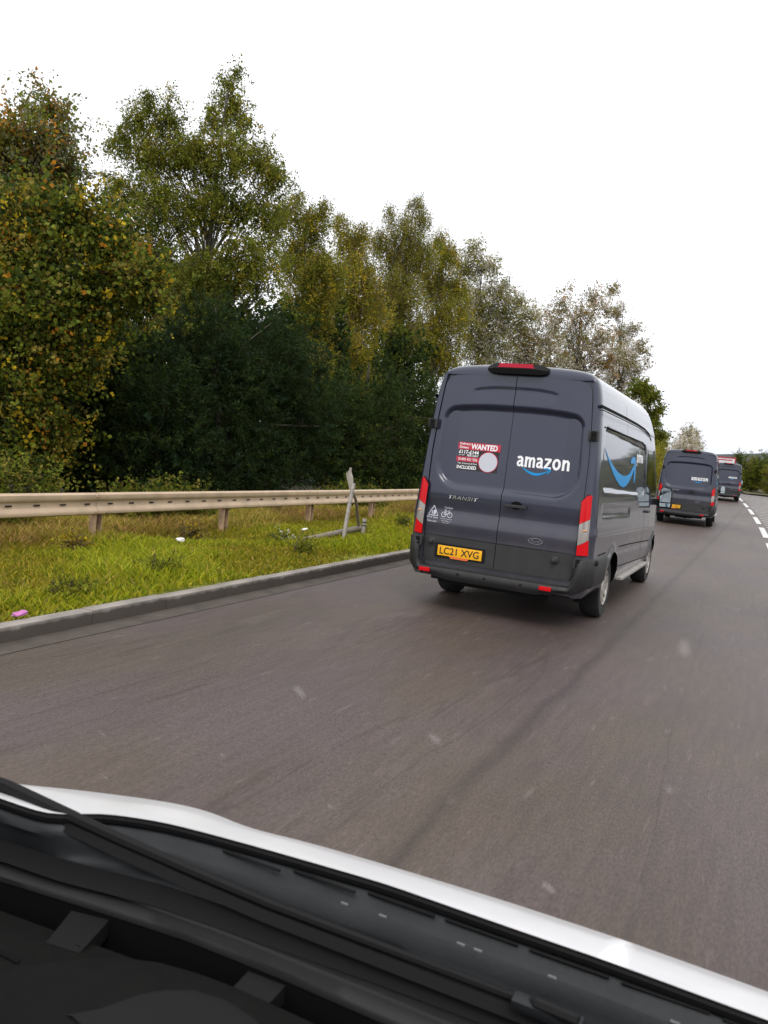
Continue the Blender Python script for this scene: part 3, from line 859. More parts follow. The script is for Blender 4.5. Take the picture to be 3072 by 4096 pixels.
tb = MB(); tb.tube([(-0.62, 0.02, 0.315), (0.62, 0.02, 0.315)], 0.025, 8); tb.build('tow_bar', BLACK, van, True)
# big arrow print on the sides
so = [(0.446, 1.938), (0.604, 1.847), (0.808, 1.758), (1.017, 1.672), (1.264, 1.595), (1.505, 1.541), (1.731, 1.521), (1.94, 1.535), (2.134, 1.578), (2.295, 1.638), (2.464, 1.707), (2.549, 1.761)]
si = [(0.446, 1.944), (0.655, 1.855), (0.865, 1.792), (1.127, 1.733), (1.372, 1.69), (1.624, 1.664), (1.819, 1.658), (2.017, 1.669), (2.182, 1.695), (2.337, 1.742), (2.433, 1.781), (2.507, 1.813)]
def sub(poly, n=4):
    A, B = poly
    out_ = []
    for i in range(len(A) - 1):
        for k in range(n):
            f0, f1 = k / n, (k + 1) / n
            L2 = lambda p, q, f: (p[0] + (q[0] - p[0]) * f, p[1] + (q[1] - p[1]) * f)
            out_.append([L2(A[i], B[i], f0), L2(A[i + 1], B[i + 1], f0), L2(A[i + 1], B[i + 1], f1), L2(A[i], B[i], f1)])
    return out_
ah = [(2.241, 1.824), (2.26, 1.873), (2.371, 1.904), (2.514, 1.913), (2.635, 1.904), (2.675, 1.832), (2.684, 1.71), (2.661, 1.626), (2.601, 1.576), (2.521, 1.588), (2.512, 1.648), (2.55, 1.723), (2.546, 1.814), (2.492, 1.83), (2.38, 1.821)]
top = [(2.241, 1.83), (2.26, 1.873), (2.371, 1.904), (2.514, 1.913), (2.635, 1.904)]
bot = [(2.245, 1.822), (2.30, 1.826), (2.38, 1.822), (2.492, 1.83), (2.546, 1.814)]
leg_o = [(2.635, 1.904), (2.675, 1.832), (2.684, 1.71), (2.661, 1.626), (2.601, 1.576)]
leg_i = [(2.546, 1.814), (2.549, 1.76), (2.550, 1.70), (2.53, 1.65), (2.56, 1.578)]
arrow_polys = sub((so, si), 5) + sub((top, bot), 3) + sub((leg_o, leg_i), 3)
for sx in (1, -1):
    poly_print('smile_arrow', arrow_polys, side_map(sx, 0.004), BLUEV, van)
    text_print('side_lettering', 'prime', (2.74, 1.80, 3.32, 2.0), side_map(sx, 0.004), WHITE, van, 0.035, flip=(sx < 0))

def children(o): return [c for c in bpy.data.objects if c.parent is o]
def copy_tree(o, parent=None, kids=None):
    c = o.copy(); COL.objects.link(c)
    if parent is not None: c.parent = parent
    for ch_ in kids.get(o.name, ()): copy_tree(ch_, c, kids)
    return c
KIDS = {}
for o in bpy.data.objects:
    if o.parent is not None: KIDS.setdefault(o.parent.name, []).append(o)
van2 = copy_tree(van, None, KIDS); van3 = copy_tree(van, None, KIDS)
GV = 'dark grey delivery vans driving in a line'
van.location = (-2.533, 8.207, 0.0)
van2.location = (-2.60, 30.75, rise(32.5) + 0.0); van2.rotation_euler = (0, 0, 0.036)
van3.location = (-2.68, 62.6, rise(63.5) + 0.01); van3.rotation_euler = (R(0.9), 0, 0.062)
tag(van, 'dark grey delivery van with red recruitment poster on its rear door, nearest of the line', 'van', GV)
tag(van2, 'dark grey delivery van in the middle of the line, partly hidden by the near van', 'van', GV)
tag(van3, 'dark grey delivery van farthest ahead, just below the white lorry', 'van', GV)
plate_on(van, ('LC21 XVG', -0.628, -0.172))
plate_on(van2, ('1 PXO', -0.40, -0.172))
plate_on(van3, None)

# ---- recruitment poster and safety stickers, near van only
def prect(u0, v0, u1, v1, n=6): return [[(u0 + (u1 - u0) * k / n, v0), (u0 + (u1 - u0) * (k + 1) / n, v0), (u0 + (u1 - u0) * (k + 1) / n, v1), (u0 + (u1 - u0) * k / n, v1)] for k in range(n)]
PX0, PX1, PZ0, PZ1 = -0.578, -0.100, 1.556, 1.862
po = poly_print('recruitment_poster', prect(PX0 + 0.01, PZ0, PX1, PZ1 - 0.02), rear_map(0.003), BLACKV, van)
poly_print('red_band', prect(PX0, 1.782, PX1 + 0.01, PZ1), rear_map(0.005), REDV, po)
poly_print('red_band', prect(PX0 - 0.005, 1.648, PX0 + 0.255, 1.702), rear_map(0.005), REDV, po)
F6 = rear_map(0.007)
text_print('lettering', 'Delivery', (-0.558, 1.826, -0.435, 1.856), F6, WHITE, po, 0.02)
text_print('lettering', 'Drivers', (-0.558, 1.792, -0.455, 1.820), F6, WHITE, po, 0.02)
text_print('lettering', 'WANTED', (-0.428, 1.790, -0.122, 1.852), F6, WHITE, po, 0.035)
text_print('lettering', '£117-£144', (-0.562, 1.736, -0.330, 1.776), F6, WHITE, po, 0.03)
text_print('lettering', 'plus VAT', (-0.560, 1.710, -0.490, 1.728), F6, WHITE, po, 0.01)
text_print('lettering', 'PER DAY', (-0.462, 1.707, -0.328, 1.732), F6, WHITE, po, 0.02)
text_print('lettering', '01495 421 926', (-0.560, 1.660, -0.338, 1.690), F6, WHITE, po, 0.01)
text_print('lettering', 'Van, Insurance & Fuel', (-0.562, 1.618, -0.338, 1.640), F6, WHITE, po, 0.01)
text_print('lettering', 'INCLUDED', (-0.566, 1.568, -0.338, 1.606), F6, WHITE, po, 0.03)
poly_print('round_panel_edge', [oval(-0.212, 1.664, 0.112, 0.112, 36)], rear_map(0.0065), REDV, po)
poly_print('round_panel', [oval(-0.212, 1.664, 0.104, 0.104, 36)], rear_map(0.0085), PALEV, po)

st = empty('blind_spot_sticker'); st.parent = van
TRI = [(-0.766, 1.130), (-0.825, 1.022), (-0.706, 1.022), (-0.766, 1.130)]
poly_print('warning_triangle', stroke([(TRI[i][0] + (TRI[i + 1][0] - TRI[i][0]) * f, TRI[i][1] + (TRI[i + 1][1] - TRI[i][1]) * f) for i in range(3) for f in (0, 0.5)] + [TRI[0]], 0.010), rear_map(0.004), PALEV, st)
poly_print('van_pictogram', [[(-0.765, 1.034), (-0.738, 1.034), (-0.736, 1.080), (-0.765, 1.080)], [(-0.785, 1.036), (-0.774, 1.036), (-0.774, 1.072), (-0.785, 1.072)]], rear_map(0.004), PALEV, st)
text_print('lettering', 'Blind spot', (-0.836, 0.984, -0.704, 1.012), rear_map(0.004), PALEV, st, 0.01)
text_print('lettering', 'Take care', (-0.830, 0.948, -0.712, 0.972), rear_map(0.004), PALEV, st, 0.01)
st = empty('cyclist_sticker'); st.parent = van
text_print('lettering', 'Cyclists', (-0.640, 1.106, -0.542, 1.134), rear_map(0.004), PALEV, st, 0.01)
BK = stroke(arc(-0.638, 1.044, 0.027, 0.027, 0, 360, 18), 0.007) + stroke(arc(-0.565, 1.044, 0.027, 0.027, 0, 360, 18), 0.007)
BK += stroke([(-0.638, 1.044), (-0.622, 1.084), (-0.580, 1.084), (-0.603, 1.048), (-0.622, 1.084)], 0.006) + stroke([(-0.565, 1.044), (-0.582, 1.092), (-0.566, 1.096)], 0.006) + stroke([(-0.638, 1.044), (-0.603, 1.048)], 0.006) + stroke([(-0.636, 1.094), (-0.612, 1.094)], 0.008)
poly_print('bicycle_pictogram', BK, rear_map(0.004), PALEV, st)
for k, (t, w_) in enumerate((('Beware of passing', 0.068), ('this vehicle on', 0.056), ('the inside', 0.036))):
    text_print('lettering', t, (-0.601 - w_, 0.990 - 0.020 * k, -0.601 + w_, 1.004 - 0.020 * k), rear_map(0.004), PALEV, st, 0.0)

# ------------------------------------------------------------------ lorry ahead
LW = mat('lorry_white', (0.72, 0.72, 0.74), 0.5, noise=(2, 0.08)); LR = mat('lorry_red', (0.45, 0.03, 0.05), 0.5)
lor = empty('lorry', (-4.75, 98.0, rise(98)), 0.07)
tag(lor, 'white box lorry with red rear frame ahead of the farthest van', 'lorry')
b = MB().bbox(-1.24, 1.24, 0.06, 8.2, 0.95, 3.50, 0.03); b.build('box_body', LW, lor, True)
b = MB(); b.box(-1.25, -1.13, -0.0, 0.07, 0.95, 3.52); b.box(1.13, 1.25, 0.0, 0.07, 0.95, 3.52); b.box(-1.127, 1.127, 0.0, 0.07, 3.38, 3.52); b.box(-1.127, 1.127, 0.0, 0.07, 0.95, 1.08)
b.build('rear_frame', LR, lor)
for x0, x1 in ((-1.12, -0.008), (0.008, 1.12)): MB().bbox(x0, x1, 0.02, 0.055, 1.09, 3.37, 0.01).build('rear_door', LW, lor, True)
poly_print('lettering_band', prect(-0.9, 3.12, 0.9, 3.24, 3), lambda u, v: (u, 0.014, v), LR, lor)
MB().bbox(-1.15, 1.15, 8.5, 10.3, 0.6, 3.1, 0.15).build('cab', LR, lor, True)
MB().box(-0.45, 0.45, 0.2, 9.8, 0.6, 0.94).build('chassis', WELL, lor)
MB().bbox(-1.2, 1.2, 0.0, 0.12, 0.50, 0.66, 0.02).build('rear_bumper', BLACK, lor, True)
for sx in (-1, 1): MB().bbox(sx * 0.98 - 0.16, sx * 0.98 + 0.16, -0.03, 0.0, 0.69, 0.80, 0.01).build('tail_light', REDL, lor, True)
for sx in (-1, 1):
    for yy in (1.9, 3.1, 9.2):
        MB().tube([(sx * 0.85, yy, 0.5), (sx * 1.15, yy, 0.5)], 0.5, 24).build('wheel', TYRE, lor, True)

# ------------------------------------------------------------------ guard rail
RAILM = mat('weathered_rail', (0.50, 0.375, 0.262), 0.6, 0.15, noise=(3, 0.18, 6))
POSTM = mat('rail_post', (0.42, 0.28, 0.175), 0.75, noise=(6, 0.3, 6))
BOLTM = mat('rail_slot', (0.02, 0.015, 0.012), 0.9)
def railx(y): return -8.62 + curve(y)
def railz(y): return rise(y) - 0.03
rail = empty('guard_rail', (0, 0, 0)); tag(rail, 'tan steel crash barrier along the back of the verge', 'guard rail')
PROF = [(-0.09, 0.670), (-0.04, 0.694), (0.015, 0.690), (0.038, 0.670), (0.040, 0.620), (0.030, 0.590), (0.0, 0.572), (-0.004, 0.50), (0.004, 0.488), (0.034, 0.452), (0.042, 0.42), (0.036, 0.395), (0.0, 0.378), (-0.05, 0.372)]
SEG = 6.16; SPC = 3.08
y0 = 8.62 - 2 * SPC
k = 0
while y0 + k * SEG < 70:
    a = y0 + k * SEG - 0.06; b_ = a + SEG + 0.12
    ys = np.linspace(a, b_, 5)
    V = np.array([(railx(y) + px + (0.006 if k % 2 else 0), y, railz(y) + pz + (0.003 if k % 2 else 0)) for y in ys for px, pz in PROF])
    o = add('rail_beam', V, gridF(5, len(PROF)), RAILM, rail, True, 45)
    k += 1
pm = None; yy = y0
while yy < 70:
    if pm is None:
        b = MB(); b.box(-0.055, 0.05, -0.075, -0.066, -0.25, 0.64); b.box(-0.055, -0.047, -0.0655, 0.075, -0.25, 0.64); b.box(-0.0465, 0.05, 0.066, 0.075, -0.25, 0.64); b.box(0.042, 0.05, -0.0655, -0.035, -0.25, 0.64)
        po_ = b.build('post', POSTM, rail); pm = po_.data
    else: po_ = link('post', pm, rail)
    po_.location = (railx(yy) - 0.055, yy, railz(yy)); yy += SPC
sm = None; yy = y0 + 0.2
while yy < 45:
    if sm is None:
        b = MB(); b.bbox(-0.001, 0.003, -0.05, 0.05, -0.011, 0.011, 0.0008); so_ = b.build('slot', BOLTM, rail); sm = so_.data
    else: so_ = link('slot', sm, rail)
    so_.location = (railx(yy) + 0.008, yy, railz(yy) + 0.535); so_.rotation_euler = (0, 0, 0.001 * yy); yy += 0.44
bolt_me = None; k = 1
while y0 + k * SEG < 50:
    yb_ = y0 + k * SEG
    for dy in (-0.10, 0.10):
        for dz in (0.645, 0.42):
            if bolt_me is None:
                bo = MB().tube([(-0.004, 0, 0), (0.006, 0, 0), (0.012, 0, 0)], [0.016, 0.015, 0.006], 8).build('bolt', POSTM, rail, True); bolt_me = bo.data
            else: bo = link('bolt', bolt_me, rail)
            bo.location = (railx(yb_ + dy) + 0.046, yb_ + dy, railz(yb_) + dz)
    k += 1
# ------------------------------------------------------------------ broken sign posts on the verge
GALV = mat('galvanised', (0.40, 0.36, 0.32), 0.55, 0.3, noise=(10, 0.25, 6)); DKPOLE = mat('dull_pole', (0.20, 0.165, 0.13), 0.7, noise=(8, 0.3))
sp = empty('bent_sign_post', (-6.19, 11.55, 0.06)); tag(sp, 'leaning grey sign post with a bent plate at its top', 'sign post')
MB().tube([(0, 0, -0.1), (-0.005, 0.10, 0.5), (0.0, 0.2, 1.02)], 0.036, 12).build('post', GALV, sp, True)
for z in (0.86, 0.93, 0.70):
    f = z / 1.02
    MB().tube([(0, 0.2 * f, z - 0.012), (0, 0.2 * f + 0.003, z + 0.012)], 0.042, 12).build('clamp_band', SILVER, sp, True)
pv = [(-0.02, 0.20, 0.86), (-0.08, 0.215, 0.92), (-0.155, 0.22, 1.11), (-0.165, 0.20, 1.17), (-0.12, 0.21, 1.225), (-0.105, 0.205, 1.275), (-0.07, 0.21, 1.275), (-0.075, 0.215, 1.20), (-0.045, 0.22, 1.13), (-0.02, 0.21, 1.05)]
b = MB(); b.addvf(pv + [(x, y + 0.012, z) for x, y, z in pv], [tuple(range(10)), tuple(range(10, 20))[::-1]] + [(i, (i + 1) % 10, 10 + (i + 1) % 10, 10 + i) for i in range(10)])
b.build('bent_plate', GALV, sp)
MB().tube([(0.0, 0.18, 0.90), (0.0, 0.35, 0.72), (-0.10, 0.75, 0.22)], [0.02, 0.026, 0.026], 8).build('rear_brace', DKPOLE, sp, True)
fp = MB().tube([(-6.62, 11.02, 0.10), (-6.28, 12.32, 0.29)], 0.052, 12).build('fallen_pole', DKPOLE, None, True)
tag(fp, 'dull brown pole lying in the grass beside the bent sign post', 'pole')
sb = empty('pole_stub', (-6.36, 12.6, 0.05)); tag(sb, 'short upright grey stub with straps at the end of the fallen pole', 'pole stub')
MB().tube([(0, 0, -0.1), (0.0, 0.02, 0.38)], 0.040, 12).build('stub', GALV, sb, True)
for z in (0.25, 0.31): MB().tube([(0, 0.012, z), (0, 0.013, z + 0.014)], 0.046, 12).build('strap', BLACK, sb, True)

# ------------------------------------------------------------------ leaves and trees
def leaf_material():
    m = bpy.data.materials.new('leaf'); m.use_nodes = True; nt = m.node_tree; L = nt.links
    nt.nodes.clear()
    o = nt.nodes.new('ShaderNodeOutputMaterial'); at = nt.nodes.new('ShaderNodeAttribute'); at.attribute_name = 'Col'
    d = nt.nodes.new('ShaderNodeBsdfPrincipled'); d.inputs['Roughness'].default_value = 0.65; d.inputs['Specular IOR Level'].default_value = 0.12
    t = nt.nodes.new('ShaderNodeBsdfTranslucent'); mx = nt.nodes.new('ShaderNodeMixShader'); mx.inputs[0].default_value = 0.46
    L.new(at.outputs['Color'], d.inputs['Base Color']); L.new(at.outputs['Color'], t.inputs['Color'])
    L.new(d.outputs[0], mx.inputs[1]); L.new(t.outputs[0], mx.inputs[2]); L.new(mx.outputs[0], o.inputs[0])
    return m
LEAF = leaf_material()
BARK = mat('bark', (0.075, 0.062, 0.05), 0.9, noise=(9, 0.4, 8)); BIRCH = mat('birch_bark', (0.12, 0.105, 0.09), 0.85, noise=(7, 0.55, 8))

def set_col(me, C):
    a = me.color_attributes.new('Col', 'FLOAT_COLOR', 'POINT')
    a.data.foreach_set('color', np.hstack([C, np.ones((len(C), 1))]).astype(np.float32).ravel())

def leaf_mesh(rng, P, size, pal, wts, aspect=0.6, cid=None, hang=0.0, twigs=None, twc=(0.06, 0.045, 0.03), tww=0.006):
    n = len(P)
    A = rng.normal(size=(n, 3)); A[:, 2] -= hang * np.abs(rng.normal(size=n)); A /= np.linalg.norm(A, axis=1)[:, None]
    B = rng.normal(size=(n, 3)); B -= (B * A).sum(1)[:, None] * A; B /= np.linalg.norm(B, axis=1)[:, None]
    s = size * rng.uniform(0.6, 1.35, size=(n, 1))
    a = A * s * 0.5; b = B * s * 0.5 * aspect
    V = np.stack([P - a, P + b - a * 0.1, P + a, P - b - a * 0.1], 1).reshape(-1, 3)
    F = np.arange(n * 4).reshape(-1, 4)
    pal = np.array(pal); idx = rng.choice(len(pal), size=n, p=np.array(wts) / sum(wts))
    if cid is not None:      # sprays of one age share a colour
        nc = int(cid.max()) + 1
        ci = rng.choice(len(pal), size=nc, p=np.array(wts) / sum(wts))
        own = rng.uniform(size=n) < 0.78
        idx[own] = ci[cid[own]]
    C = pal[idx] * rng.uniform(0.75, 1.25, size=(n, 1))
    if cid is not None: C *= rng.uniform(0.80, 1.20, size=(nc, 1))[cid]
    C = np.repeat(C, 4, axis=0)
    if twigs is not None:
        a, b = twigs; m = len(a)
        sd_ = np.cross(b - a, rng.normal(size=(m, 3))); sd_ /= np.linalg.norm(sd_, axis=1)[:, None]
        TV = np.stack([a - sd_ * tww, a + sd_ * tww, b + sd_ * tww * .4, b - sd_ * tww * .4], 1).reshape(-1, 3)
        F = np.vstack([F, np.arange(m * 4).reshape(-1, 4) + len(V)]); V = np.vstack([V, TV])
        C = np.vstack([C, np.tile(np.array(twc), (m * 4, 1))])
    me = mesh_np('crown', V, F, LEAF)
    set_col(me, C)
    return me

def clumps(rng, blobs, n, per, spread, droop=0.0, shell=0.45):
    """leaf points strung along short twigs that grow outward from ellipsoids (cx,cy,cz,rx,ry,rz); drooping twigs hang"""
    vol = np.array([b[3] * b[4] * b[5] for b in blobs]) ** 0.70; vol /= vol.sum()
    nc = max(1, n // per)
    bi = rng.choice(len(blobs), size=nc, p=vol)
    Bq = np.array(blobs)[bi]
    d = rng.normal(size=(nc, 3)); d /= np.linalg.norm(d, axis=1)[:, None]
    r = rng.uniform(0, 1, size=(nc, 1)) ** shell * rng.uniform(0.70, 1.02, size=(nc, 1))
    Cc = Bq[:, :3] + d * r * Bq[:, 3:6]
    tw = d * 0.8 + rng.normal(size=(nc, 3)) * 0.45
    tw[:, 2] += 0.25 - droop * 4.5
    tw /= np.linalg.norm(tw, axis=1)[:, None]
    L = spread * 2.6 * rng.uniform(0.5, 1.5, size=(nc, 1))
    t = rng.uniform(-0.55, 1.0, size=(nc * per, 1))
    wob = np.repeat(spread * rng.uniform(0.30, 0.62, size=(nc, 1)), per, 0) * (1.05 - 0.55 * np.clip(t, 0, 1))
    P = np.repeat(Cc, per, 0) + np.repeat(tw * L, per, 0) * t + rng.normal(size=(nc * per, 3)) * wob
    if droop: P[:, 2] -= np.abs(rng.normal(size=nc * per)) * droop * 0.35
    twigs = (Cc - tw * L * 0.9, Cc + tw * L * 0.95)
    return P, Cc, np.repeat(np.arange(nc), per), twigs

def trunk_mesh(name, base, top, r0, m, parent, rng, limbs, lr=0.02):
    b = MB()
    base = np.array(base); top = np.array(top); n = 9
    pts = [base + (top - base) * t + np.array([math.sin(t * 5 + base[1]) * 0.10, math.cos(t * 4 + base[1]) * 0.12, 0]) * t for t in np.linspace(0, 1, n)]
    b.tube(pts, [r0 * (1 - 0.85 * t) for t in np.linspace(0, 1, n)], 9)
    tr_ = b.build('trunk', m, parent, True)
    bl = MB()
    H = top[2] - base[2]
    for c in limbs:
        t = float(np.clip((c[2] - base[2]) / max(H, .1) - rng.uniform(0.10, 0.32), 0.08, 0.96))
        i = t * (n - 1); a = int(i); p0 = pts[a] + (pts[min(a + 1, n - 1)] - pts[a]) * (i - a)
        mid = (p0 + c) / 2 + rng.normal(size=3) * 0.12 + np.array([0, 0, 0.10 * np.linalg.norm(c - p0)])
        rr = max(0.008, r0 * 0.35 * (1 - t) + lr * 0.5)
        bl.tube([p0, (p0 * 0.6 + mid * 0.4), mid, c], [rr, rr * 0.75, rr * 0.5, rr * 0.2], 5, False)
    bl.build('branches', m, parent, True)
    return tr_

def tree(name, label, cat, base, top, blobs, n, size, pal, wts, seed, per=30, spread=0.22, droop=0.0, aspect=0.6, r0=0.14, bark=None, group=None, nl=40, shell=0.45, hang=0.0):
    rng = np.random.default_rng(seed)
    base = np.array(base, float)
    t = empty(name, base)
    tag(t, label, cat, group)
    bl = [(b[0] - base[0], b[1] - base[1], b[2] - base[2], b[3], b[4], b[5]) for b in blobs]
    P, Cc, cid, twg = clumps(rng, bl, n, per, spread, droop, shell)
    ok = P[:, 2] > 0.02
    P, cid = P[ok], cid[ok]
    me = leaf_mesh(rng, P, size, pal, wts, aspect, cid, hang=hang, twigs=twg, tww=0.004 + size * 0.02)
    cr = link('crown', me, t)
    lim = Cc[rng.choice(len(Cc), size=min(nl, len(Cc)), replace=False)]
    trunk_mesh('trunk', (0, 0, -0.15), np.array(top) - base, r0, bark or BARK, t, rng, lim)
    return t

G1 = (0.175, 0.200, 0.022); G2 = (0.105, 0.138, 0.018); G3 = (0.275, 0.270, 0.030); OL = (0.250, 0.205, 0.040)
YL = (0.50, 0.36, 0.022); OR = (0.52, 0.22, 0.022); BR = (0.23, 0.155, 0.06); DK = (0.020, 0.038, 0.010); DK2 = (0.036, 0.058, 0.012)
SV = (0.52, 0.465, 0.37); SV2 = (0.74, 0.68, 0.60); GG = (0.215, 0.230, 0.125)
gT = 'roadside trees behind the guard rail'
tree('autumn_tree', 'tall grey-green tree with orange tinged top at the far left', 'tree', (-15.2, 12.1, -.1), (-15.1, 12.3, 8.0),
     [(-15.41, 12.46, 8.31, 0.3, 0.3, 0.27), (-14.65, 12.53, 8.16, 0.36, 0.36, 0.32), (-15.25, 12.01, 7.43, 0.59, 0.59, 0.54), (-14.57, 12.32, 7.5, 0.65, 0.65, 0.59), (-15.23, 12.55, 6.79, 0.95, 0.95, 0.87), (-14.62, 12.94, 7.05, 0.42, 0.42, 0.38), (-15.48, 12.22, 6.16, 0.89, 0.89, 0.81), (-16.15, 12.07, 7.05, 0.77, 0.77, 0.7)] + [(-15.2, 12.2, 4.6, 1.3, 1.3, 1.3)], 46000, .085,
     [GG, G1, OL, BR, OR], [4, 3, 2, 1.2, .7], 1, group=gT, spread=.20)
tree('maple_tree', 'yellow and orange autumn maple leaning over the rail at left', 'tree', (-12.4, 10.6, -.1), (-12.2, 10.9, 4.9),
     [(-12.78, 10.56, 4.9, 1.07, 1.07, 0.97), (-12.13, 11.16, 5.32, 0.66, 0.66, 0.6), (-11.47, 11.36, 4.9, 0.61, 0.61, 0.55), (-10.59, 11.2, 4.31, 0.48, 0.48, 0.44), (-11.56, 11.28, 4.1, 0.91, 0.91, 0.83), (-12.28, 10.35, 3.53, 1.12, 1.12, 1.02), (-11.85, 10.94, 2.78, 0.61, 0.61, 0.55), (-12.38, 10.27, 2.12, 0.86, 0.86, 0.79), (-12.28, 10.69, 1.24, 0.66, 0.66, 0.6), (-13.34, 10.15, 3.25, 1.02, 1.02, 0.92), (-10.47, 11.42, 4.0, 0.3, 0.3, 0.28), (-12.66, 10.2, 1.0, 0.61, 0.61, 0.55)], 64000, .082,
     [G1, OL, G2, YL, OR, DK2], [3, 1.8, 5, 1.4, .55, 3.6], 2, group=gT, aspect=.85, spread=.20, per=24)
tree('tall_birch', 'tallest birch with two green peaks against the sky', 'tree', (-16.3, 19.3, -.1), (-16.1, 20.2, 12.0),
     [(-17.83, 18.52, 11.26, 0.41, 0.41, 0.38), (-17.25, 18.92, 11.48, 0.29, 0.29, 0.26), (-18.49, 18.85, 10.8, 0.62, 0.62, 0.57), (-17.65, 19.23, 10.88, 0.58, 0.58, 0.53), (-18.85, 18.56, 10.13, 0.46, 0.46, 0.41), (-15.74, 20.0, 12.49, 0.21, 0.21, 0.19), (-16.43, 20.32, 12.37, 0.35, 0.35, 0.32), (-16.16, 20.37, 11.74, 0.58, 0.58, 0.53), (-16.4, 19.89, 11.11, 0.5, 0.5, 0.45), (-15.51, 20.27, 11.04, 0.41, 0.41, 0.38), (-17.75, 19.13, 9.75, 1.08, 1.08, 0.98), (-16.55, 19.39, 9.91, 0.91, 0.91, 0.83), (-15.44, 19.65, 9.93, 0.91, 0.91, 0.83), (-14.92, 20.54, 10.14, 0.66, 0.66, 0.6), (-14.42, 20.51, 9.51, 0.54, 0.54, 0.49), (-17.29, 18.8, 8.07, 1.33, 1.33, 1.21), (-15.95, 19.66, 8.5, 1.08, 1.08, 0.98), (-14.95, 20.57, 8.51, 1.0, 1.0, 0.91), (-17.81, 19.09, 6.67, 1.24, 1.24, 1.13), (-15.87, 19.36, 6.27, 1.33, 1.33, 1.21), (-14.84, 20.13, 6.82, 1.24, 1.24, 1.13), (-18.45, 18.31, 8.62, 0.66, 0.66, 0.6)] + [(-16.3, 19.3, 4.6, 1.6, 1.6, 1.5)], 120000, .075,
     [G1, G2, G3, OL, YL], [5, 3, 3, 1.8, .3], 3, group=gT, droop=.22, spread=.15, bark=BIRCH, per=34, r0=.17, nl=90)
tree('yew_tree', 'broad dark green yew, left one of the two', 'tree', (-12.0, 15.5, -.1), (-12.0, 15.3, 4.6),
     [(-12.0, 15.6, 2.2, 1.5, 2.6, 2.2), (-11.8, 14.7, 3.4, 1.0, 1.1, 1.5), (-11.8, 16.9, 3.5, 1.1, 1.4, 1.5), (-11.5, 13.1, 1.6, 1.0, 1.3, 1.7), (-11.6, 18.6, 2.5, 1.1, 1.3, 2.1), (-11.6, 15.5, .9, 1.0, 3.6, 1.0)], 100000, .11,
     [DK, DK2, (0.026, 0.052, 0.024)], [5, 2.2, 1.4], 4, group=gT, aspect=.28, spread=.13, per=45, r0=.2, shell=.3)
tree('yew_tree', 'dark green spiky yew, right one of the two, beside the near van', 'tree', (-12.0, 23.5, -.1), (-12.0, 23.3, 4.4),
     [(-11.8, 21.4, 2.0, 1.2, 1.7, 2.2), (-11.8, 23.6, 2.2, 1.3, 1.8, 2.4), (-11.8, 26.2, 2.2, 1.3, 1.8, 2.5), (-11.8, 28.3, 1.9, 1.2, 1.5, 2.3), (-11.6, 24.0, .9, 1.0, 4.6, 1.0)], 85000, .12,
     [DK2, DK, (0.050, 0.078, 0.018), (0.12, 0.125, 0.02)], [3.5, 3.0, 2.2, .5], 5, group=gT, aspect=.3, spread=.15, per=45, r0=.2, shell=.3)
tree('birch_tree', 'yellowing birch just right of the tallest birch', 'tree', (-17.0, 27.0, -.1), (-17.2, 26.9, 10.6),
     [(-17.87, 26.88, 11.02, 0.48, 0.48, 0.44), (-17.92, 26.45, 10.32, 0.75, 0.75, 0.68), (-17.06, 26.92, 10.14, 0.86, 0.86, 0.78), (-17.67, 27.2, 8.89, 1.29, 1.29, 1.17), (-16.36, 26.85, 8.21, 1.18, 1.18, 1.07), (-16.98, 26.98, 6.9, 1.39, 1.39, 1.27), (-16.49, 26.81, 10.66, 0.43, 0.43, 0.39)] + [(-17.0, 27.0, 4.8, 1.6, 1.6, 1.6)], 60000, .08,
     [G3, G1, OL, YL, G2], [4, 3, 3, 1.2, 1.5], 6, group=gT, droop=.35, spread=.17, bark=BIRCH, nl=60)
tree('birch_tree', 'yellow-green birch left of the thin topped birch', 'tree', (-18.0, 32.5, -.1), (-18.2, 32.6, 11.5),
     [(-19.19, 32.86, 11.95, 0.53, 0.53, 0.48), (-18.77, 32.89, 10.93, 0.95, 0.95, 0.86), (-17.85, 32.32, 9.53, 1.26, 1.26, 1.15), (-17.78, 33.25, 8.03, 1.51, 1.51, 1.38), (-18.4, 31.66, 8.38, 1.01, 1.01, 0.92), (-17.94, 32.6, 11.39, 0.57, 0.57, 0.52), (-17.89, 31.86, 6.19, 1.51, 1.51, 1.38)] + [(-18.0, 32.5, 4.5, 1.8, 1.8, 1.6)], 66000, .085,
     [G3, YL, OL, G1, BR], [4, 1.8, 3, 2, .8], 7, group=gT, droop=.40, spread=.18, bark=BIRCH, nl=70)
tree('thin_birch', 'thin topped brownish birch with bare twigs showing', 'tree', (-19.0, 39.3, -.1), (-18.8, 39.8, 15.0),
     [(-20.03, 39.25, 14.38, 0.56, 0.56, 0.51), (-19.02, 40.46, 15.18, 0.67, 0.67, 0.61), (-18.25, 39.65, 14.04, 0.59, 0.59, 0.54), (-18.89, 38.94, 13.34, 1.12, 1.12, 1.01), (-19.22, 39.34, 12.01, 1.49, 1.49, 1.35), (-19.05, 38.84, 9.91, 1.93, 1.93, 1.76), (-17.94, 39.37, 12.26, 1.04, 1.04, 0.95), (-20.43, 39.17, 12.78, 0.82, 0.82, 0.74), (-18.63, 39.06, 7.84, 1.78, 1.78, 1.62)], 62000, .085,
     [OL, G3, BR, G1, GG], [3, 3.4, 1.4, 2, 1.2], 8, group=gT, droop=.45, spread=.20, bark=BIRCH, nl=110)
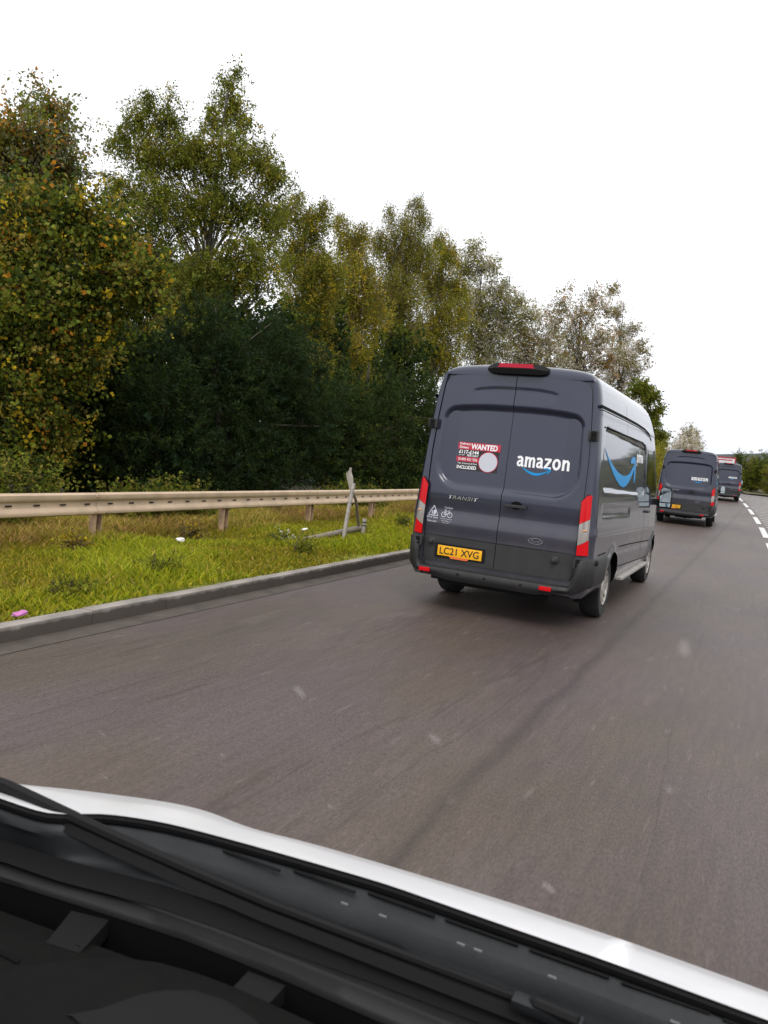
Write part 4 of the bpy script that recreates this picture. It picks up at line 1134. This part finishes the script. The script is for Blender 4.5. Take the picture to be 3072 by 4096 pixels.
tree('golden_birch', 'golden green birch between the thin birch and the silvery poplar', 'tree', (-18.2, 43.2, -.1), (-18.5, 43.4, 14.0),
     [(-18.82, 43.58, 14.08, 0.8, 0.8, 0.72), (-18.0, 42.93, 13.18, 0.87, 0.87, 0.8), (-19.0, 43.85, 11.85, 1.59, 1.59, 1.45), (-17.68, 43.11, 9.69, 1.75, 1.75, 1.59), (-18.63, 42.01, 8.34, 1.59, 1.59, 1.45), (-17.54, 43.87, 11.42, 0.95, 0.95, 0.87), (-18.18, 43.83, 7.5, 1.75, 1.75, 1.59)], 60000, .09, [G3, YL, OL, G1], [4, 1.5, 3, 2], 18, group=gT, droop=.45, spread=.20, bark=BIRCH, nl=80)
tree('silver_poplar', 'silvery green poplar just left of the near van roof', 'tree', (-17.6, 49.9, -.1), (-18.2, 49.6, 14.6),
     [(-18.77, 49.3, 15.02, 0.89, 0.89, 0.81), (-19.59, 50.0, 13.92, 1.16, 1.16, 1.05), (-17.95, 49.74, 14.0, 0.89, 0.89, 0.81), (-16.98, 49.9, 12.44, 1.07, 1.07, 0.97), (-18.45, 49.55, 11.4, 1.87, 1.87, 1.7), (-16.25, 51.52, 12.15, 0.71, 0.71, 0.65), (-16.8, 51.03, 10.74, 1.42, 1.42, 1.3), (-15.23, 50.69, 11.19, 0.71, 0.71, 0.65), (-17.81, 49.97, 9.07, 2.14, 2.14, 1.94)] + [(-17, 50, 6, 2, 2, 2)], 56000, .10,
     [SV, GG, G3, OL, SV2], [2.6, 3.4, 3, 2, .8], 9, group=gT, spread=.24, aspect=.75, nl=90)
PW = [SV, SV2, GG, OL, BR]; PWw = [3.6, 1.9, 2.2, 2.2, 1.8]
tree('white_poplar', 'pale leafed poplar rising behind the near van roof at left', 'tree', (-15.4, 53.5, -.1), (-15.3, 53.5, 11.8),
     [(-15.39, 53.53, 11.73, 0.75, 0.75, 0.68), (-16.0, 53.19, 10.31, 1.31, 1.31, 1.19), (-15.03, 54.24, 10.01, 1.49, 1.49, 1.36), (-16.03, 52.75, 8.56, 1.68, 1.68, 1.53), (-14.37, 54.32, 8.68, 1.68, 1.68, 1.53)] + [(-15.4, 53.5, 6.5, 1.8, 1.8, 2)], 18000, .12, PW, PWw, 10, group=gT, spread=.26, aspect=.8, nl=80)
tree('white_poplar', 'tall pale leafed poplar with orange tints behind the near van', 'tree', (-14.6, 64.4, -.1), (-15.0, 64.6, 15.6),
     [(-16.11, 64.13, 15.73, 0.65, 0.65, 0.59), (-14.48, 65.5, 15.54, 0.76, 0.76, 0.69), (-15.98, 62.35, 13.8, 1.09, 1.09, 0.99), (-14.72, 64.68, 13.88, 1.31, 1.31, 1.19), (-13.46, 65.9, 14.74, 0.76, 0.76, 0.69), (-15.9, 64.62, 12.06, 1.74, 1.74, 1.58), (-13.19, 63.21, 11.71, 1.63, 1.63, 1.49), (-16.86, 63.95, 12.92, 0.87, 0.87, 0.79), (-14.94, 64.95, 10.14, 2.18, 2.18, 1.98), (-12.63, 66.04, 10.79, 1.52, 1.52, 1.39)] + [(-14.6, 64.4, 7.5, 2.2, 2.2, 2.4)], 25000, .13, PW + [OR], PWw + [.7], 11, group=gT, spread=.28, aspect=.8, nl=110)
tree('white_poplar', 'pale leafed poplar above the right edge of the near van', 'tree', (-13.8, 79.4, .3), (-14.4, 79.4, 18.2),
     [(-15.19, 77.47, 18.55, 0.74, 0.74, 0.67), (-15.34, 80.05, 17.07, 1.1, 1.1, 1.0), (-14.37, 80.04, 14.92, 1.31, 1.31, 1.19), (-13.34, 80.38, 15.73, 0.74, 0.74, 0.67), (-12.5, 79.44, 13.69, 1.05, 1.05, 0.96), (-13.53, 78.01, 12.49, 1.58, 1.58, 1.43), (-12.69, 80.24, 11.41, 1.18, 1.18, 1.08), (-14.57, 79.72, 11.01, 1.84, 1.84, 1.67), (-11.61, 79.04, 12.48, 0.58, 0.58, 0.53)] + [(-14.0, 79.4, 8.0, 2.4, 2.4, 2.6)], 22000, .14, PW, PWw, 12, group=gT, spread=.30, aspect=.8, nl=90)
tree('green_tree', 'bushy green tree behind the right side of the near van', 'tree', (-9.8, 73.6, .4), (-10.0, 73.6, 8.6),
     [(-10.21, 73.6, 8.48, 0.85, 0.85, 0.77), (-9.25, 73.66, 7.45, 0.48, 0.48, 0.44), (-10.32, 74.6, 6.57, 1.21, 1.21, 1.1), (-8.63, 72.51, 5.13, 0.61, 0.61, 0.55), (-9.37, 74.24, 4.39, 1.09, 1.09, 0.99), (-8.97, 73.95, 3.08, 0.97, 0.97, 0.88), (-10.85, 71.74, 8.9, 0.97, 0.97, 0.88), (-10.73, 73.66, 5.58, 1.69, 1.69, 1.54)], 40000, .13, [G1, G2, G3, OL], [3, 4, 2, 1.4], 13, group=gT, spread=.20, aspect=.8)
tree('pale_willow', 'small silvery tree above the middle van', 'tree', (-8.6, 96.0, .9), (-8.6, 97.0, 7.8),
     [(-8.6, 95.0, 4.4, 1.8, 5.6, 2.2), (-8.6, 97.5, 6.2, 1.0, 2.8, 1.5)], 26000, .15, [SV, SV2, GG, OL], [3, 2, 2, .8], 14, group=gT, spread=.30, nl=60)
tree('roadside_bush', 'yellow-green bush left of the middle van', 'bush', (-8.0, 62.0, .2), (-8.0, 62.0, 3.0),
     [(-8.0, 61.0, 1.9, 1.1, 4.6, 1.8), (-7.9, 66.0, 2.4, .9, 4.0, 1.9)], 26000, .10, [OL, YL, G3, G1], [3, 1.4, 3.5, 2], 15, spread=.20)
gU = 'dark hollies filling in behind the trees'
hol = tree('holly_bush', 'dark holly in the gap between the maple and the left yew', 'bush', (-14.2, 13.2, -.1), (-14.2, 13.2, 3.6), [(-14.2, 13.2, 1.7, 1.5, 1.5, 1.8), (-13.8, 13.6, 3.0, 1.1, 1.1, 1.2), (-14.6, 12.4, 2.6, 1.1, 1.1, 1.3), (-14.2, 13.2, .7, 1.9, 1.9, .8)], 26000, .12, [DK2, DK, G2], [3, 3, 1.6], 50, group=gU, aspect=.6, spread=.17)
for k, (x, y, sc_, lab) in enumerate(((-15.5, 9.2, 1.15, 'dark holly behind the maple at the far left'), (-17.4, 17.6, 1.25, 'dark holly behind the left yew'), (-17.4, 22.4, 1.75, 'dark holly behind the gap between the two yews'), (-18.4, 29.5, 1.8, 'dark holly under the yellowing birch'), (-19.0, 37.0, 1.9, 'dark holly under the thin topped birch'), (-16.8, 46.0, 1.3, 'dark holly under the silvery poplar, hidden low behind the near van'))):
    h2 = hol.copy(); COL.objects.link(h2); h2.location = (x, y, -.1); h2.scale = (sc_,) * 3; h2.rotation_euler = (0, 0, 1.3 * k + .7); h2['label'] = lab
    for ch_ in [o for o in bpy.data.objects if o.parent is hol]:
        c = ch_.copy(); c.parent = h2; COL.objects.link(c)
# brambles under the trees behind the rail
gB = 'brambles behind the guard rail'
for k, (y, x, h, lab) in enumerate(((8.2, -10.6, 1.0, 'low green bramble under the maple, at the far left edge'), (11.8, -10.4, .55, 'low dark bramble between the maple and the left yew'), (19.5, -10.3, .5, 'low bramble at the foot of the left yew'), (26.5, -10.6, .6, 'low bramble at the foot of the right yew'))):
    tree('bramble', lab, 'bush', (x, y, -.12), (x, y, h * .7), [(x, y, h * .45, .7, 1.8, h * .55)], 7000, .075, [G2, G1, OL, DK2], [3, 3, 2, 2], 30 + k, group=gB, spread=.14, r0=.02, nl=20)

# wood closing the view ahead and along the right
gR = 'bushy trees along the right of the road'
protos = []
def bushy(name, label, seed, pal, wts, h):
    t = tree(name, label, 'tree', (0, 0, 0), (0, 0, h * .85), [(0, 0, h * .52, h * .36, h * .36, h * .46), (h * .12, h * .1, h * .75, h * .22, h * .22, h * .24), (-h * .2, 0, h * .35, h * .28, h * .3, h * .33), (0, 0, h * .18, h * .4, h * .4, h * .2)], 14000, .15, pal, wts, seed, group=gR, spread=.22, r0=.10, nl=20)
    return t
protos.append(bushy('hazel_tree', '', 41, [G2, G1, OL, DK2], [3, 3, 1.5, 2], 4.6))
protos.append(bushy('hawthorn_tree', '', 42, [G1, G3, OL, BR], [3, 3, 2, .6], 4.2))
protos.append(bushy('oak_tree', '', 43, [G2, DK2, G1], [3, 2.5, 2], 6.4))
KR = {}
for o in bpy.data.objects:
    if o.parent is not None and o.parent in protos: KR.setdefault(o.parent.name, []).append(o)
spots = []
rg = random.Random(9)
for k in range(9): spots.append((0 if k % 3 == 0 else 1, -1.4 + k * 1.75 + rg.uniform(-.4, .4), 87.5 + rg.uniform(0, 3.5) + k * 0.2, rg.uniform(.72, .95)))
for k in range(9): spots.append((2, -2.8 + k * 2.4 + rg.uniform(-.5, .5), 99 + rg.uniform(-3, 5), rg.uniform(.65, .9)))
for k in range(16): spots.append((k % 3, 15.5 + rg.uniform(-1, 1.5), 84 - k * 5.4 + rg.uniform(-1, 1), rg.uniform(.8, 1.05)))
seen = set()
used = [False] * 3
NAMES = ('hazel', 'hawthorn', 'oak')
for i, (p, x, y, s) in enumerate(spots):
    if not used[p]: o = protos[p]; used[p] = True
    else:
        o = protos[p].copy(); COL.objects.link(o)
        for ch_ in KR[protos[p].name]:
            c = ch_.copy(); c.parent = o; COL.objects.link(c)
    o.location = (x, y, rise(y) - .05 + (0.012 * max(0, y - 83) + 0.1 if y > 83 else 0)); o.scale = (s, s, s); o.rotation_euler = (0, 0, rg.uniform(0, 6.28))
    rowt = ('front row beyond the far van', 'back row beyond the far van', 'tree line right of the road')[0 if i < 9 else 1 if i < 18 else 2]
    ordn = ('first', 'second', 'third', 'fourth', 'fifth', 'sixth', 'seventh', 'eighth', 'ninth', 'tenth', 'eleventh', 'twelfth', 'thirteenth', 'fourteenth', 'fifteenth', 'sixteenth')[i if i < 9 else i - 9 if i < 18 else i - 18]
    o['label'] = ('dark green hazel', 'olive green hawthorn', 'tall dark oak')[p] + ', ' + ordn + (' from the left in the ' if i < 18 else ' from the far end of the ') + rowt
# distant ridge
HILL = mat('hill_wood', (0.05, 0.06, 0.062), 1.0, noise=(0.05, 0.4, 8))
V = [(x, 900 + 200 * r, -2 + r * (34 + 14 * math.sin(x * .004 + 1) + 6 * math.sin(x * .017))) for x in np.linspace(-1600, 1600, 80) for r in (0, 1)]
hl = add('hills', np.array(V), gridF(80, 2), HILL, None, True); tag(hl, 'low wooded ridge on the horizon', kind='structure')

# ------------------------------------------------------------------ verge grass
def grass():
    rng = np.random.default_rng(77)
    n = 190000
    y = 2.0 + 26 * rng.uniform(0, 1, n) ** 1.5; y[:n // 7] = rng.uniform(24, 72, n // 7)
    w = rng.uniform(0, 1, n)
    xe = -4.90 - .0005 * y * y - 0.135
    x = xe - w * 5.6
    keep = np.ones(n, bool)
    # taller, drier at the rail
    d = xe - x
    patch = np.sin(x * 1.7 + np.sin(y * .9) * 2) + np.sin(y * 1.3 + x * .6 + 2) + .6 * np.sin(y * 3.1 - x * 2.2)
    dry = np.clip((d - 3.3) / .7 + patch * .22, 0, 1)
    h = rng.uniform(.045, .12, n) * (1 + .35 * np.clip(patch, -1, 1.4)) + dry * rng.uniform(.0, .12, n)
    h *= np.clip(.55 + d * 1.2, .55, 1)
    z = np.array([vergeZ(a, b_) for a, b_ in zip(x, y)]) - .01
    ang = rng.uniform(0, 6.283, n); lean = rng.uniform(.3, 1.2, n) * h
    wd = rng.uniform(.006, .012, n) * (1 + y * .02)
    bx, by = np.cos(ang) * wd, np.sin(ang) * wd
    a2 = rng.uniform(0, 6.283, n); lx, ly = np.cos(a2) * lean, np.sin(a2) * lean
    P0 = np.stack([x - bx, y - by, z], 1); P1 = np.stack([x + bx, y + by, z], 1)
    M0 = np.stack([x - bx * .8 + lx * .35, y - by * .8 + ly * .35, z + h * .6], 1); M1 = np.stack([x + bx * .8 + lx * .35, y + by * .8 + ly * .35, z + h * .6], 1)
    T0 = np.stack([x + lx - bx * .15, y + ly - by * .15, z + h], 1); T1 = np.stack([x + lx + bx * .15, y + ly + by * .15, z + h], 1)
    V = np.stack([P0, P1, M0, M1, T0, T1], 1).reshape(-1, 3)
    b_ = np.arange(n) * 6
    F = np.concatenate([np.stack([b_, b_ + 1, b_ + 3, b_ + 2], 1), np.stack([b_ + 2, b_ + 3, b_ + 5, b_ + 4], 1)])
    green = np.array([[.24, .26, .014], [.33, .315, .018], [.15, .185, .014], [.40, .34, .035]])
    straw = np.array([[.55, .38, .12], [.44, .30, .08], [.32, .23, .07]])
    C = green[rng.integers(0, 4, n)]
    mk = rng.uniform(0, 1, n) < dry * .75 + .03
    C[mk] = straw[rng.integers(0, 3, mk.sum())]
    lush = np.clip(patch * .3, -.3, .3)[:, None]
    C = C * (1 + lush * np.array([.3, .6, 0])) * rng.uniform(.7, 1.3, (n, 1))
    me = mesh_np('grass', V, F, LEAF); set_col(me, np.repeat(C, 6, 0))
    o = link('grass', me); tag(o, 'long bright green verge grass with dry straw at the back', 'grass', kind='stuff')
grass()

# weeds standing out of the grass
WHT = (.72, .72, .64)
gW = 'weeds in the verge grass'
for k, (x, y, h, pal, w_, lab) in enumerate((
    (-6.75, 10.6, .17, [WHT, G1, G3], [.5, 2, 2], 'white flowered weed in the grass left of the fallen pole'),
    (-6.45, 12.75, .22, [G1, G3], [3, 2], 'dark green weed growing round the pole stub'),
    (-5.75, 9.6, .15, [G1, G3], [3, 2], 'dark green weed near the kerb below the bent sign post'),
    (-5.65, 6.6, .16, [G1, G3], [3, 2], 'low green weed by the kerb, middle of the verge'),
    (-8.0, 7.6, .26, [OL, YL, BR], [3, 1.5, 2], 'dry straw coloured weed under the rail by the first post'),
    (-8.2, 10.2, .30, [OL, BR, YL], [3, 2, 1.2], 'tall dry weed under the rail between the first two posts'),
    (-5.5, 5.2, .14, [G1, G3], [3, 2], 'low green weed by the kerb above the pink bag'),
    (-7.1, 16.0, .26, [OL, G1, G2], [3, 2, 2], 'olive weed in the grass near the left side of the near van'))):
    tree('weed', lab, 'weed', (x, y, vergeZ(x, y)), (x, y, vergeZ(x, y) + h * .8), [(x, y, vergeZ(x, y) + h * .5, .16, .22, h * .5)], 700, .045, pal, w_, 90 + k, group=gW, spread=.05, per=12, r0=.006, nl=8)
# litter and flowers
PINK = mat('pink_litter', (0.50, 0.16, 0.40), 0.5); PAPER = mat('white_litter', (0.75, 0.73, 0.70), 0.6)
def crumple(name, loc, s, m, seed, label, cat, group=None):
    bm = bmesh.new(); bmesh.ops.create_icosphere(bm, subdivisions=2, radius=1)
    r = random.Random(seed)
    for v in bm.verts: v.co = Vector((v.co.x * s[0], v.co.y * s[1], v.co.z * s[2])) * r.uniform(.65, 1.2)
    me = bpy.data.meshes.new(name); bm.to_mesh(me); bm.free(); me.materials.append(m)
    o = link(name, me); o.location = loc; tag(o, label, cat, group); return o
crumple('crumpled_bag', (-5.06, 4.30, .16), (.035, .085, .022), PINK, 1, 'bright pink crumpled bag on the kerb at far left', 'litter')
gl = 'white litter in the grass'
crumple('paper_scrap', (-7.45, 9.0, .12), (.05, .09, .03), PAPER, 2, 'white paper scrap in the middle of the grass', 'litter', gl)
crumple('paper_scrap', (-7.2, 12.0, .16), (.04, .10, .02), PAPER, 3, 'white paper scrap left of the bent sign post', 'litter', gl)
crumple('paper_scrap', (-7.9, 6.3, .06), (.04, .07, .02), PAPER, 4, 'white paper scrap near the first rail post at left', 'litter', gl)

# ------------------------------------------------------------------ the vehicle the photograph is taken from
WHITEP = mat('white_paint', (0.72, 0.715, 0.73), 0.38, coat=0.5, noise=(6, 0.10, 8)); 
COWL = mat('cowl_plastic', (0.014, 0.016, 0.0185), 0.5, spec=0.35, noise=(14, 0.35, 6), bump=(120, .2, .002))
LIPM = mat('lip_plastic', (0.017, 0.0165, 0.017), 0.5, spec=0.3, noise=(9, 0.2))
DASH = mat('dash_plastic', (0.0055, 0.0052, 0.0048), 0.85, spec=0.15, noise=(40, 0.2), bump=(350, .3, .001)); DASHL = mat('dash_trim', (0.008, 0.0078, 0.008), 0.7, spec=0.2, noise=(9, 0.15))
LINER = mat('cab_liner', (0.03, 0.03, 0.03), 0.95)
CLIP = mat('bright_clip', (0.25, 0.25, 0.26), 0.4, 0.3)
ego = empty('white_van_cab', (0, 0, 0)); tag(ego, 'white vehicle in the foreground seen from inside, with dark dashboard and wiper', 'vehicle')
def mir(x): return -0.2 - x          # mirror about the vehicle's centre line x = -0.1
def full(pts):
    """extend a row of (x,y,z) points known for the left half across to the right"""
    p = [q for q in pts if q[0] <= -0.1]
    return p + [(mir(x), y, z) for x, y, z in p[::-1]]
def xrow(tab, xs):
    X = [t[0] for t in tab]
    return [(x, float(np.interp(x, X, [t[1] for t in tab])), float(np.interp(x, X, [t[2] for t in tab]))) for x in xs]
XS = [float(v) for v in np.linspace(-1.2, -.1, 56)]
def loft(rows, name, m, smooth=True, sharp=45):
    rr = [full(xrow(r, XS)) for r in rows]
    V = np.array([p for r in rr for p in r]); n = len(rr[0])
    F = [(i * n + k, i * n + k + 1, (i + 1) * n + k + 1, (i + 1) * n + k) for i in range(len(rr) - 1) for k in range(n - 1)]
    o = add(name, V, np.array(F), m, ego, smooth, sharp)
    me = o.data; bm = bmesh.new(); bm.from_mesh(me); bmesh.ops.recalc_face_normals(bm, faces=bm.faces); bm.to_mesh(me); bm.free()
    return o
def smooth_row(tab, sg=1.6):
    X = np.linspace(-1.2, -.1, 56); k = np.arange(-6, 7); g = np.exp(-(k / sg) ** 2 / 2); g /= g.sum()
    res = []
    for c in (1, 2):
        v = np.interp(X, [t[0] for t in tab], [t[c] for t in tab])
        v = np.concatenate([2 * v[0] - v[6:0:-1], v, v[-2:-8:-1]])
        res.append(np.convolve(v, g, 'valid'))
    return [(float(x), float(a), float(b)) for x, a, b in zip(X, *res)]
b_in = [(-1.20, .835, 1.098), (-1.116, .84, 1.10), (-1.03, .845, 1.10), (-.947, .850, 1.10), (-.89, .856, 1.10), (-.878, .897, 1.10), (-.768, .937, 1.10), (-.682, .951, 1.10), (-.574, .965, 1.10), (-.466, .977, 1.10), (-.411, .983, 1.10), (-.243, .985, 1.10), (-.1, .988, 1.10)]
crest = [(-1.20, .905, 1.06), (-1.144, .953, 1.05), (-1.076, .993, 1.05), (-.969, 1.039, 1.05), (-.883, 1.072, 1.05), (-.816, 1.090, 1.05), (-.761, 1.090, 1.05), (-.723, 1.080, 1.05), (-.598, 1.102, 1.05), (-.46, 1.115, 1.05), (-.283, 1.128, 1.05), (-.1, 1.133, 1.05)]
b_in = smooth_row(b_in, 1.2); crest = smooth_row(crest, 1.6)
def off(row, dy, dz, k=0.0): return [(x, y + dy, z + dz) for x, y, z in row]
midr = [(x, (y + float(np.interp(x, [c[0] for c in crest], [c[1] for c in crest]))) / 2, 1.081) for x, y, z in b_in]
loft([off(b_in, 0.016, -0.010), b_in, midr, crest, off(crest, .05, -.045), off(crest, .12, -.16), off(crest, .20, -.34), off(crest, .22, -.7)], 'bonnet', WHITEP, True, 60)
# dark seal between bonnet and scuttle, then the scuttle panel running down to the glass
seal0 = off(b_in, -0.002, -0.004)
cf = [(x, y + .013, z - .014) for x, y, z in b_in]
loft([off(b_in, 0.004, -0.003), off(b_in, -0.003, -0.006), off(b_in, -0.002, -0.013), off(cf, 0.0, 0.001)], 'bonnet_seal', BLACK)
hlr = [(x, y - .022, z - .006) for x, y, z in cf]
cr = [(-1.20, .835, 1.035), (-1.004, .842, 1.04), (-.87, .858, 1.038), (-.722, .892, 1.036), (-.6, .905, 1.034), (-.373, .925, 1.034), (-.1, .938, 1.034)]
def mixrow(a, b, t, dz=0.0): 
    return [(x, y + (float(np.interp(x, [c[0] for c in b], [c[1] for c in b])) - y) * t, z + (float(np.interp(x, [c[0] for c in b], [c[2] for c in b])) - z) * t + dz) for x, y, z in a]
loft([cf, off(hlr, .006, .0), off(hlr, 0, -.010), mixrow(hlr, cr, .30, -.004), mixrow(hlr, cr, .33, .003), mixrow(hlr, cr, .62, .0), mixrow(hlr, cr, .65, -.007), mixrow(hlr, cr, .9, -.004), cr], 'scuttle_panel', COWL)
loft([cr, off(cr, -.004, -.012), off(cr, -.014, -.026)], 'glass_seal', BLACK)
for k in range(7):
    x = -.66 + k * .115
    p = xrow(hlr, [x])[0]
    bb = MB().tube([(x, p[1] + .004, p[2] + .0035), (x + .10, p[1] + .006, p[2] + .0035)], .0022, 6); bb.build('scuttle_rib', DASHL, ego, True)
for x in (-.455, -.398, -.285, -.262, -.165, -.02):
    p = xrow(mixrow(hlr, cr, .27), [x])[0]
    MB().bbox(x - .0055, x + .0055, p[1] - .0015, p[1] + .0015, p[2] - .001, p[2] + .0018, .0006).build('scuttle_clip', CLIP, ego)
# wiper
wp = empty('wiper'); wp.parent = ego
W0 = [(-1.14, .868, 1.108), (-1.03, .874, 1.104), (-.92, .876, 1.096), (-.80, .886, 1.082), (-.68, .902, 1.066), (-.55, .912, 1.056), (-.30, .926, 1.050), (0.05, .934, 1.050)]
MB().tube(W0, [.009, .010, .010, .009, .008, .007, .006, .006], 8).build('wiper_arm', BLACK, wp, True)
bl = MB(); n = len(W0)
Vb = [q for p in W0 for q in ((p[0], p[1] - .006, p[2] - .006), (p[0], p[1] - .014, p[2] - .019))]
bl.addvf(Vb + [(x, y + .004, z) for x, y, z in Vb], [tuple(f) for f in gridF(n, 2)] + [tuple(v + 2 * n for v in f)[::-1] for f in gridF(n, 2)]); bl.build('wiper_blade', BLACK, wp)
sp_ = empty('wiper_spindle'); sp_.parent = ego
MB().bbox(-.20, -.115, .905, .928, 1.050, 1.062, .005).build('spindle_cap', COWL, sp_, True)
MB().tube([(-.19, .93, 1.045), (-.17, .915, 1.062), (-.12, .91, 1.064)], .008, 8).build('spindle_arm', BLACK, sp_, True)
# dashboard
lb = [(-1.20, .83, 1.0), (-1.029, .864, 1.004), (-.864, .895, 1.006), (-.733, .904, 1.006), (-.611, .911, 1.006), (-.375, .922, 1.006), (-.1, .926, 1.006)]
lf = [(-1.20, .79, 1.0), (-.97, .818, 1.0), (-.805, .842, 1.0), (-.651, .862, 1.0), (-.501, .869, 1.0), (-.345, .870, 1.0), (-.1, .871, 1.0)]
loft([off(lb, .01, -.02), lb, mixrow(lb, lf, .45, .004), mixrow(lb, lf, .5, .001), mixrow(lb, lf, .93, .003), lf, off(lf, -.001, -.007)], 'demister_lip', LIPM)
loft([off(lf, .001, -.007), off(lf, .008, -.16)], 'vent_slot', SEAM)
db = [(-1.20, .765, .97), (-.936, .793, .97), (-.838, .803, .97), (-.693, .82, .97), (-.515, .84, .97), (-.437, .844, .97), (-.1, .846, .97)]
loft([off(db, .001, -.006), db, off(db, -.10, .004), off(db, -.25, .0), off(db, -.38, -.03), off(db, -.46, -.16), off(db, -.46, -.5)], 'dashboard', DASH)
loft([off(db, .001, -.006), off(db, .0, -.16)], 'vent_wall', SEAM)
loft([off(lf, .02, -.155), off(db, -.02, -.155)], 'vent_floor', SEAM)
for P4 in ([(-.835, .832, .99), (-.775, .846, .99), (-.768, .785, .976), (-.822, .776, .976)], [(-.545, .866, .99), (-.488, .870, .99), (-.496, .826, .976), (-.552, .822, .976)], [(-.25, .872, .99), (-.19, .872, .99), (-.20, .83, .976), (-.255, .83, .976)]):
    b = MB(); b.addvf([(x, y, z - .004) for x, y, z in P4] + [(x, y, z - .03) for x, y, z in P4], [(0, 1, 2, 3), (4, 7, 6, 5)] + [(i, (i + 1) % 4, 4 + (i + 1) % 4, 4 + i) for i in range(4)]); b.build('vent_bridge', DASHL, ego)
MB().box(-.812, -.775, .792, .797, .9735, .9745).build('bridge_slot', SEAM, ego)
MB().box(-.90, -.815, .722, .729, .9745, .9755).build('dash_slot', SEAM, ego)
hump = [(-.90, .64, .972), (-.812, .695, .978), (-.779, .739, .981), (-.709, .793, .984), (-.655, .815, .985), (-.60, .826, .985), (-.553, .832, .984), (-.432, .838, .980), (-.3, .838, .975)]
def hrow(s, dz): return [(-.6 + (x + .6) * s, .60 + (y - .60) * s, z + dz) for x, y, z in hump]
rows = [hrow(1.0, -.02), hrow(1.0, 0), hrow(.97, .003), hrow(.8, .004), hrow(.4, .002), hrow(.05, 0)]
V = np.array([p for r in rows for p in r]); n = len(hump)
add('binnacle', V, gridF(len(rows), n), DASH, ego, True, 50)
cl = [(-.68, .68, .985), (-.65, .705, .99), (-.625, .747, .993), (-.605, .766, .995), (-.572, .786, .996), (-.527, .795, .995), (-.48, .79, .992), (-.42, .76, .988)]
rows = [[(x, y, z - .012) for x, y, z in cl], cl, [(-.54 + (x + .54) * .93, .68 + (y - .68) * .93, z + .003) for x, y, z in cl], [(-.54 + (x + .54) * .5, .66 + (y - .66) * .5, z) for x, y, z in cl]]
add('instrument_hood', np.array([p for r in rows for p in r]), gridF(4, len(cl)), DASHL, ego, True, 50)
# cab shell: roof lining, pillars, doors, bulkhead
b = MB(); b.bbox(-1.0, .80, -1.25, -.16, 2.06, 2.12, .02); b.build('roof', LINER, ego, True)
b = MB(); b.bbox(-1.12, .92, -1.30, -1.24, .5, 2.12, .01); b.build('bulkhead', LINER, ego, True)
b = MB(); b.bbox(-1.12, .92, -1.2, .8, .42, .5, .01); b.build('cab_floor', LINER, ego, True)
for sx, xd in ((-1, -1.12), (1, .92)):
    b = MB(); b.bbox(min(xd, xd - sx * .06), max(xd, xd - sx * .06), -1.2, .62, .5, 1.12, .015); b.build('cab_door', LINER, ego, True)
    b = MB(); xt = -.97 if sx < 0 else .77; b.tube([(xd - sx * .02, .80, 1.05), ((xd + xt) / 2, .45, 1.47), (xt, -.14, 2.08)], .035, 8); b.build('windscreen_pillar', LINER, ego, True)
    b = MB(); b.tube([(xd - sx * .03, -1.15, 1.1), (xt, -1.15, 2.08)], .05, 8); b.build('rear_pillar', LINER, ego, True)
# windscreen, and the specks of dirt on it
gm = bpy.data.materials.new('clear_glass'); gm.use_nodes = True; nt = gm.node_tree; nt.nodes.clear()
go = nt.nodes.new('ShaderNodeOutputMaterial'); gt = nt.nodes.new('ShaderNodeBsdfTransparent'); gt.inputs[0].default_value = (.95, .955, .955, 1); nt.links.new(gt.outputs[0], go.inputs[0])
def wz(y): return 1.03 + (.98 - y) * .9
V = []
for v in np.linspace(0, 1, 10):
    for u in np.linspace(-1, 1, 14):
        bow = .07 * u * u
        yb = .955 - bow; yt = -.13 - bow * .4
        y = yb + (yt - yb) * v
        V.append((-.1 + u * (1.0 - .12 * v), y, wz(y + bow * (1 - .6 * v)) - .006))
add('windscreen', np.array(V), gridF(10, 14), gm, ego, True)
sm_ = bpy.data.materials.new('dirt_speck'); sm_.use_nodes = True; nt = sm_.node_tree; nt.nodes.clear()
so_ = nt.nodes.new('ShaderNodeOutputMaterial'); st_ = nt.nodes.new('ShaderNodeBsdfTransparent'); sdf = nt.nodes.new('ShaderNodeBsdfTranslucent'); sdf.inputs[0].default_value = (.75, .70, .68, 1)
smx = nt.nodes.new('ShaderNodeMixShader'); smx.inputs[0].default_value = .13; nt.links.new(st_.outputs[0], smx.inputs[1]); nt.links.new(sdf.outputs[0], smx.inputs[2]); nt.links.new(smx.outputs[0], so_.inputs[0])
rs = random.Random(5)
for x, y, z, r in ((-.227, .391, 1.56, .0045), (-.147, .405, 1.548, .005), (-.108, .573, 1.396, .0085), (-.655, .692, 1.289, .005), (-.534, .557, 1.411, .004), (-.284, .556, 1.412, .004), (-.019, .298, 1.644, .0035), (-.024, .395, 1.557, .003), (-.366, .517, 1.446, .003)):
    n = 9; nv = Vector((0, .9, 1)).normalized(); a = Vector((1, 0, 0)); c = nv.cross(a)
    p = Vector((x, y, z)) - nv * .004
    V = [p + (a * math.cos(6.283 * k / n) * .7 + c * math.sin(6.283 * k / n) * 1.7) * r * rs.uniform(.6, 1.1) for k in range(n)]
    add('dirt_speck', V, [tuple(range(n))], sm_, ego)
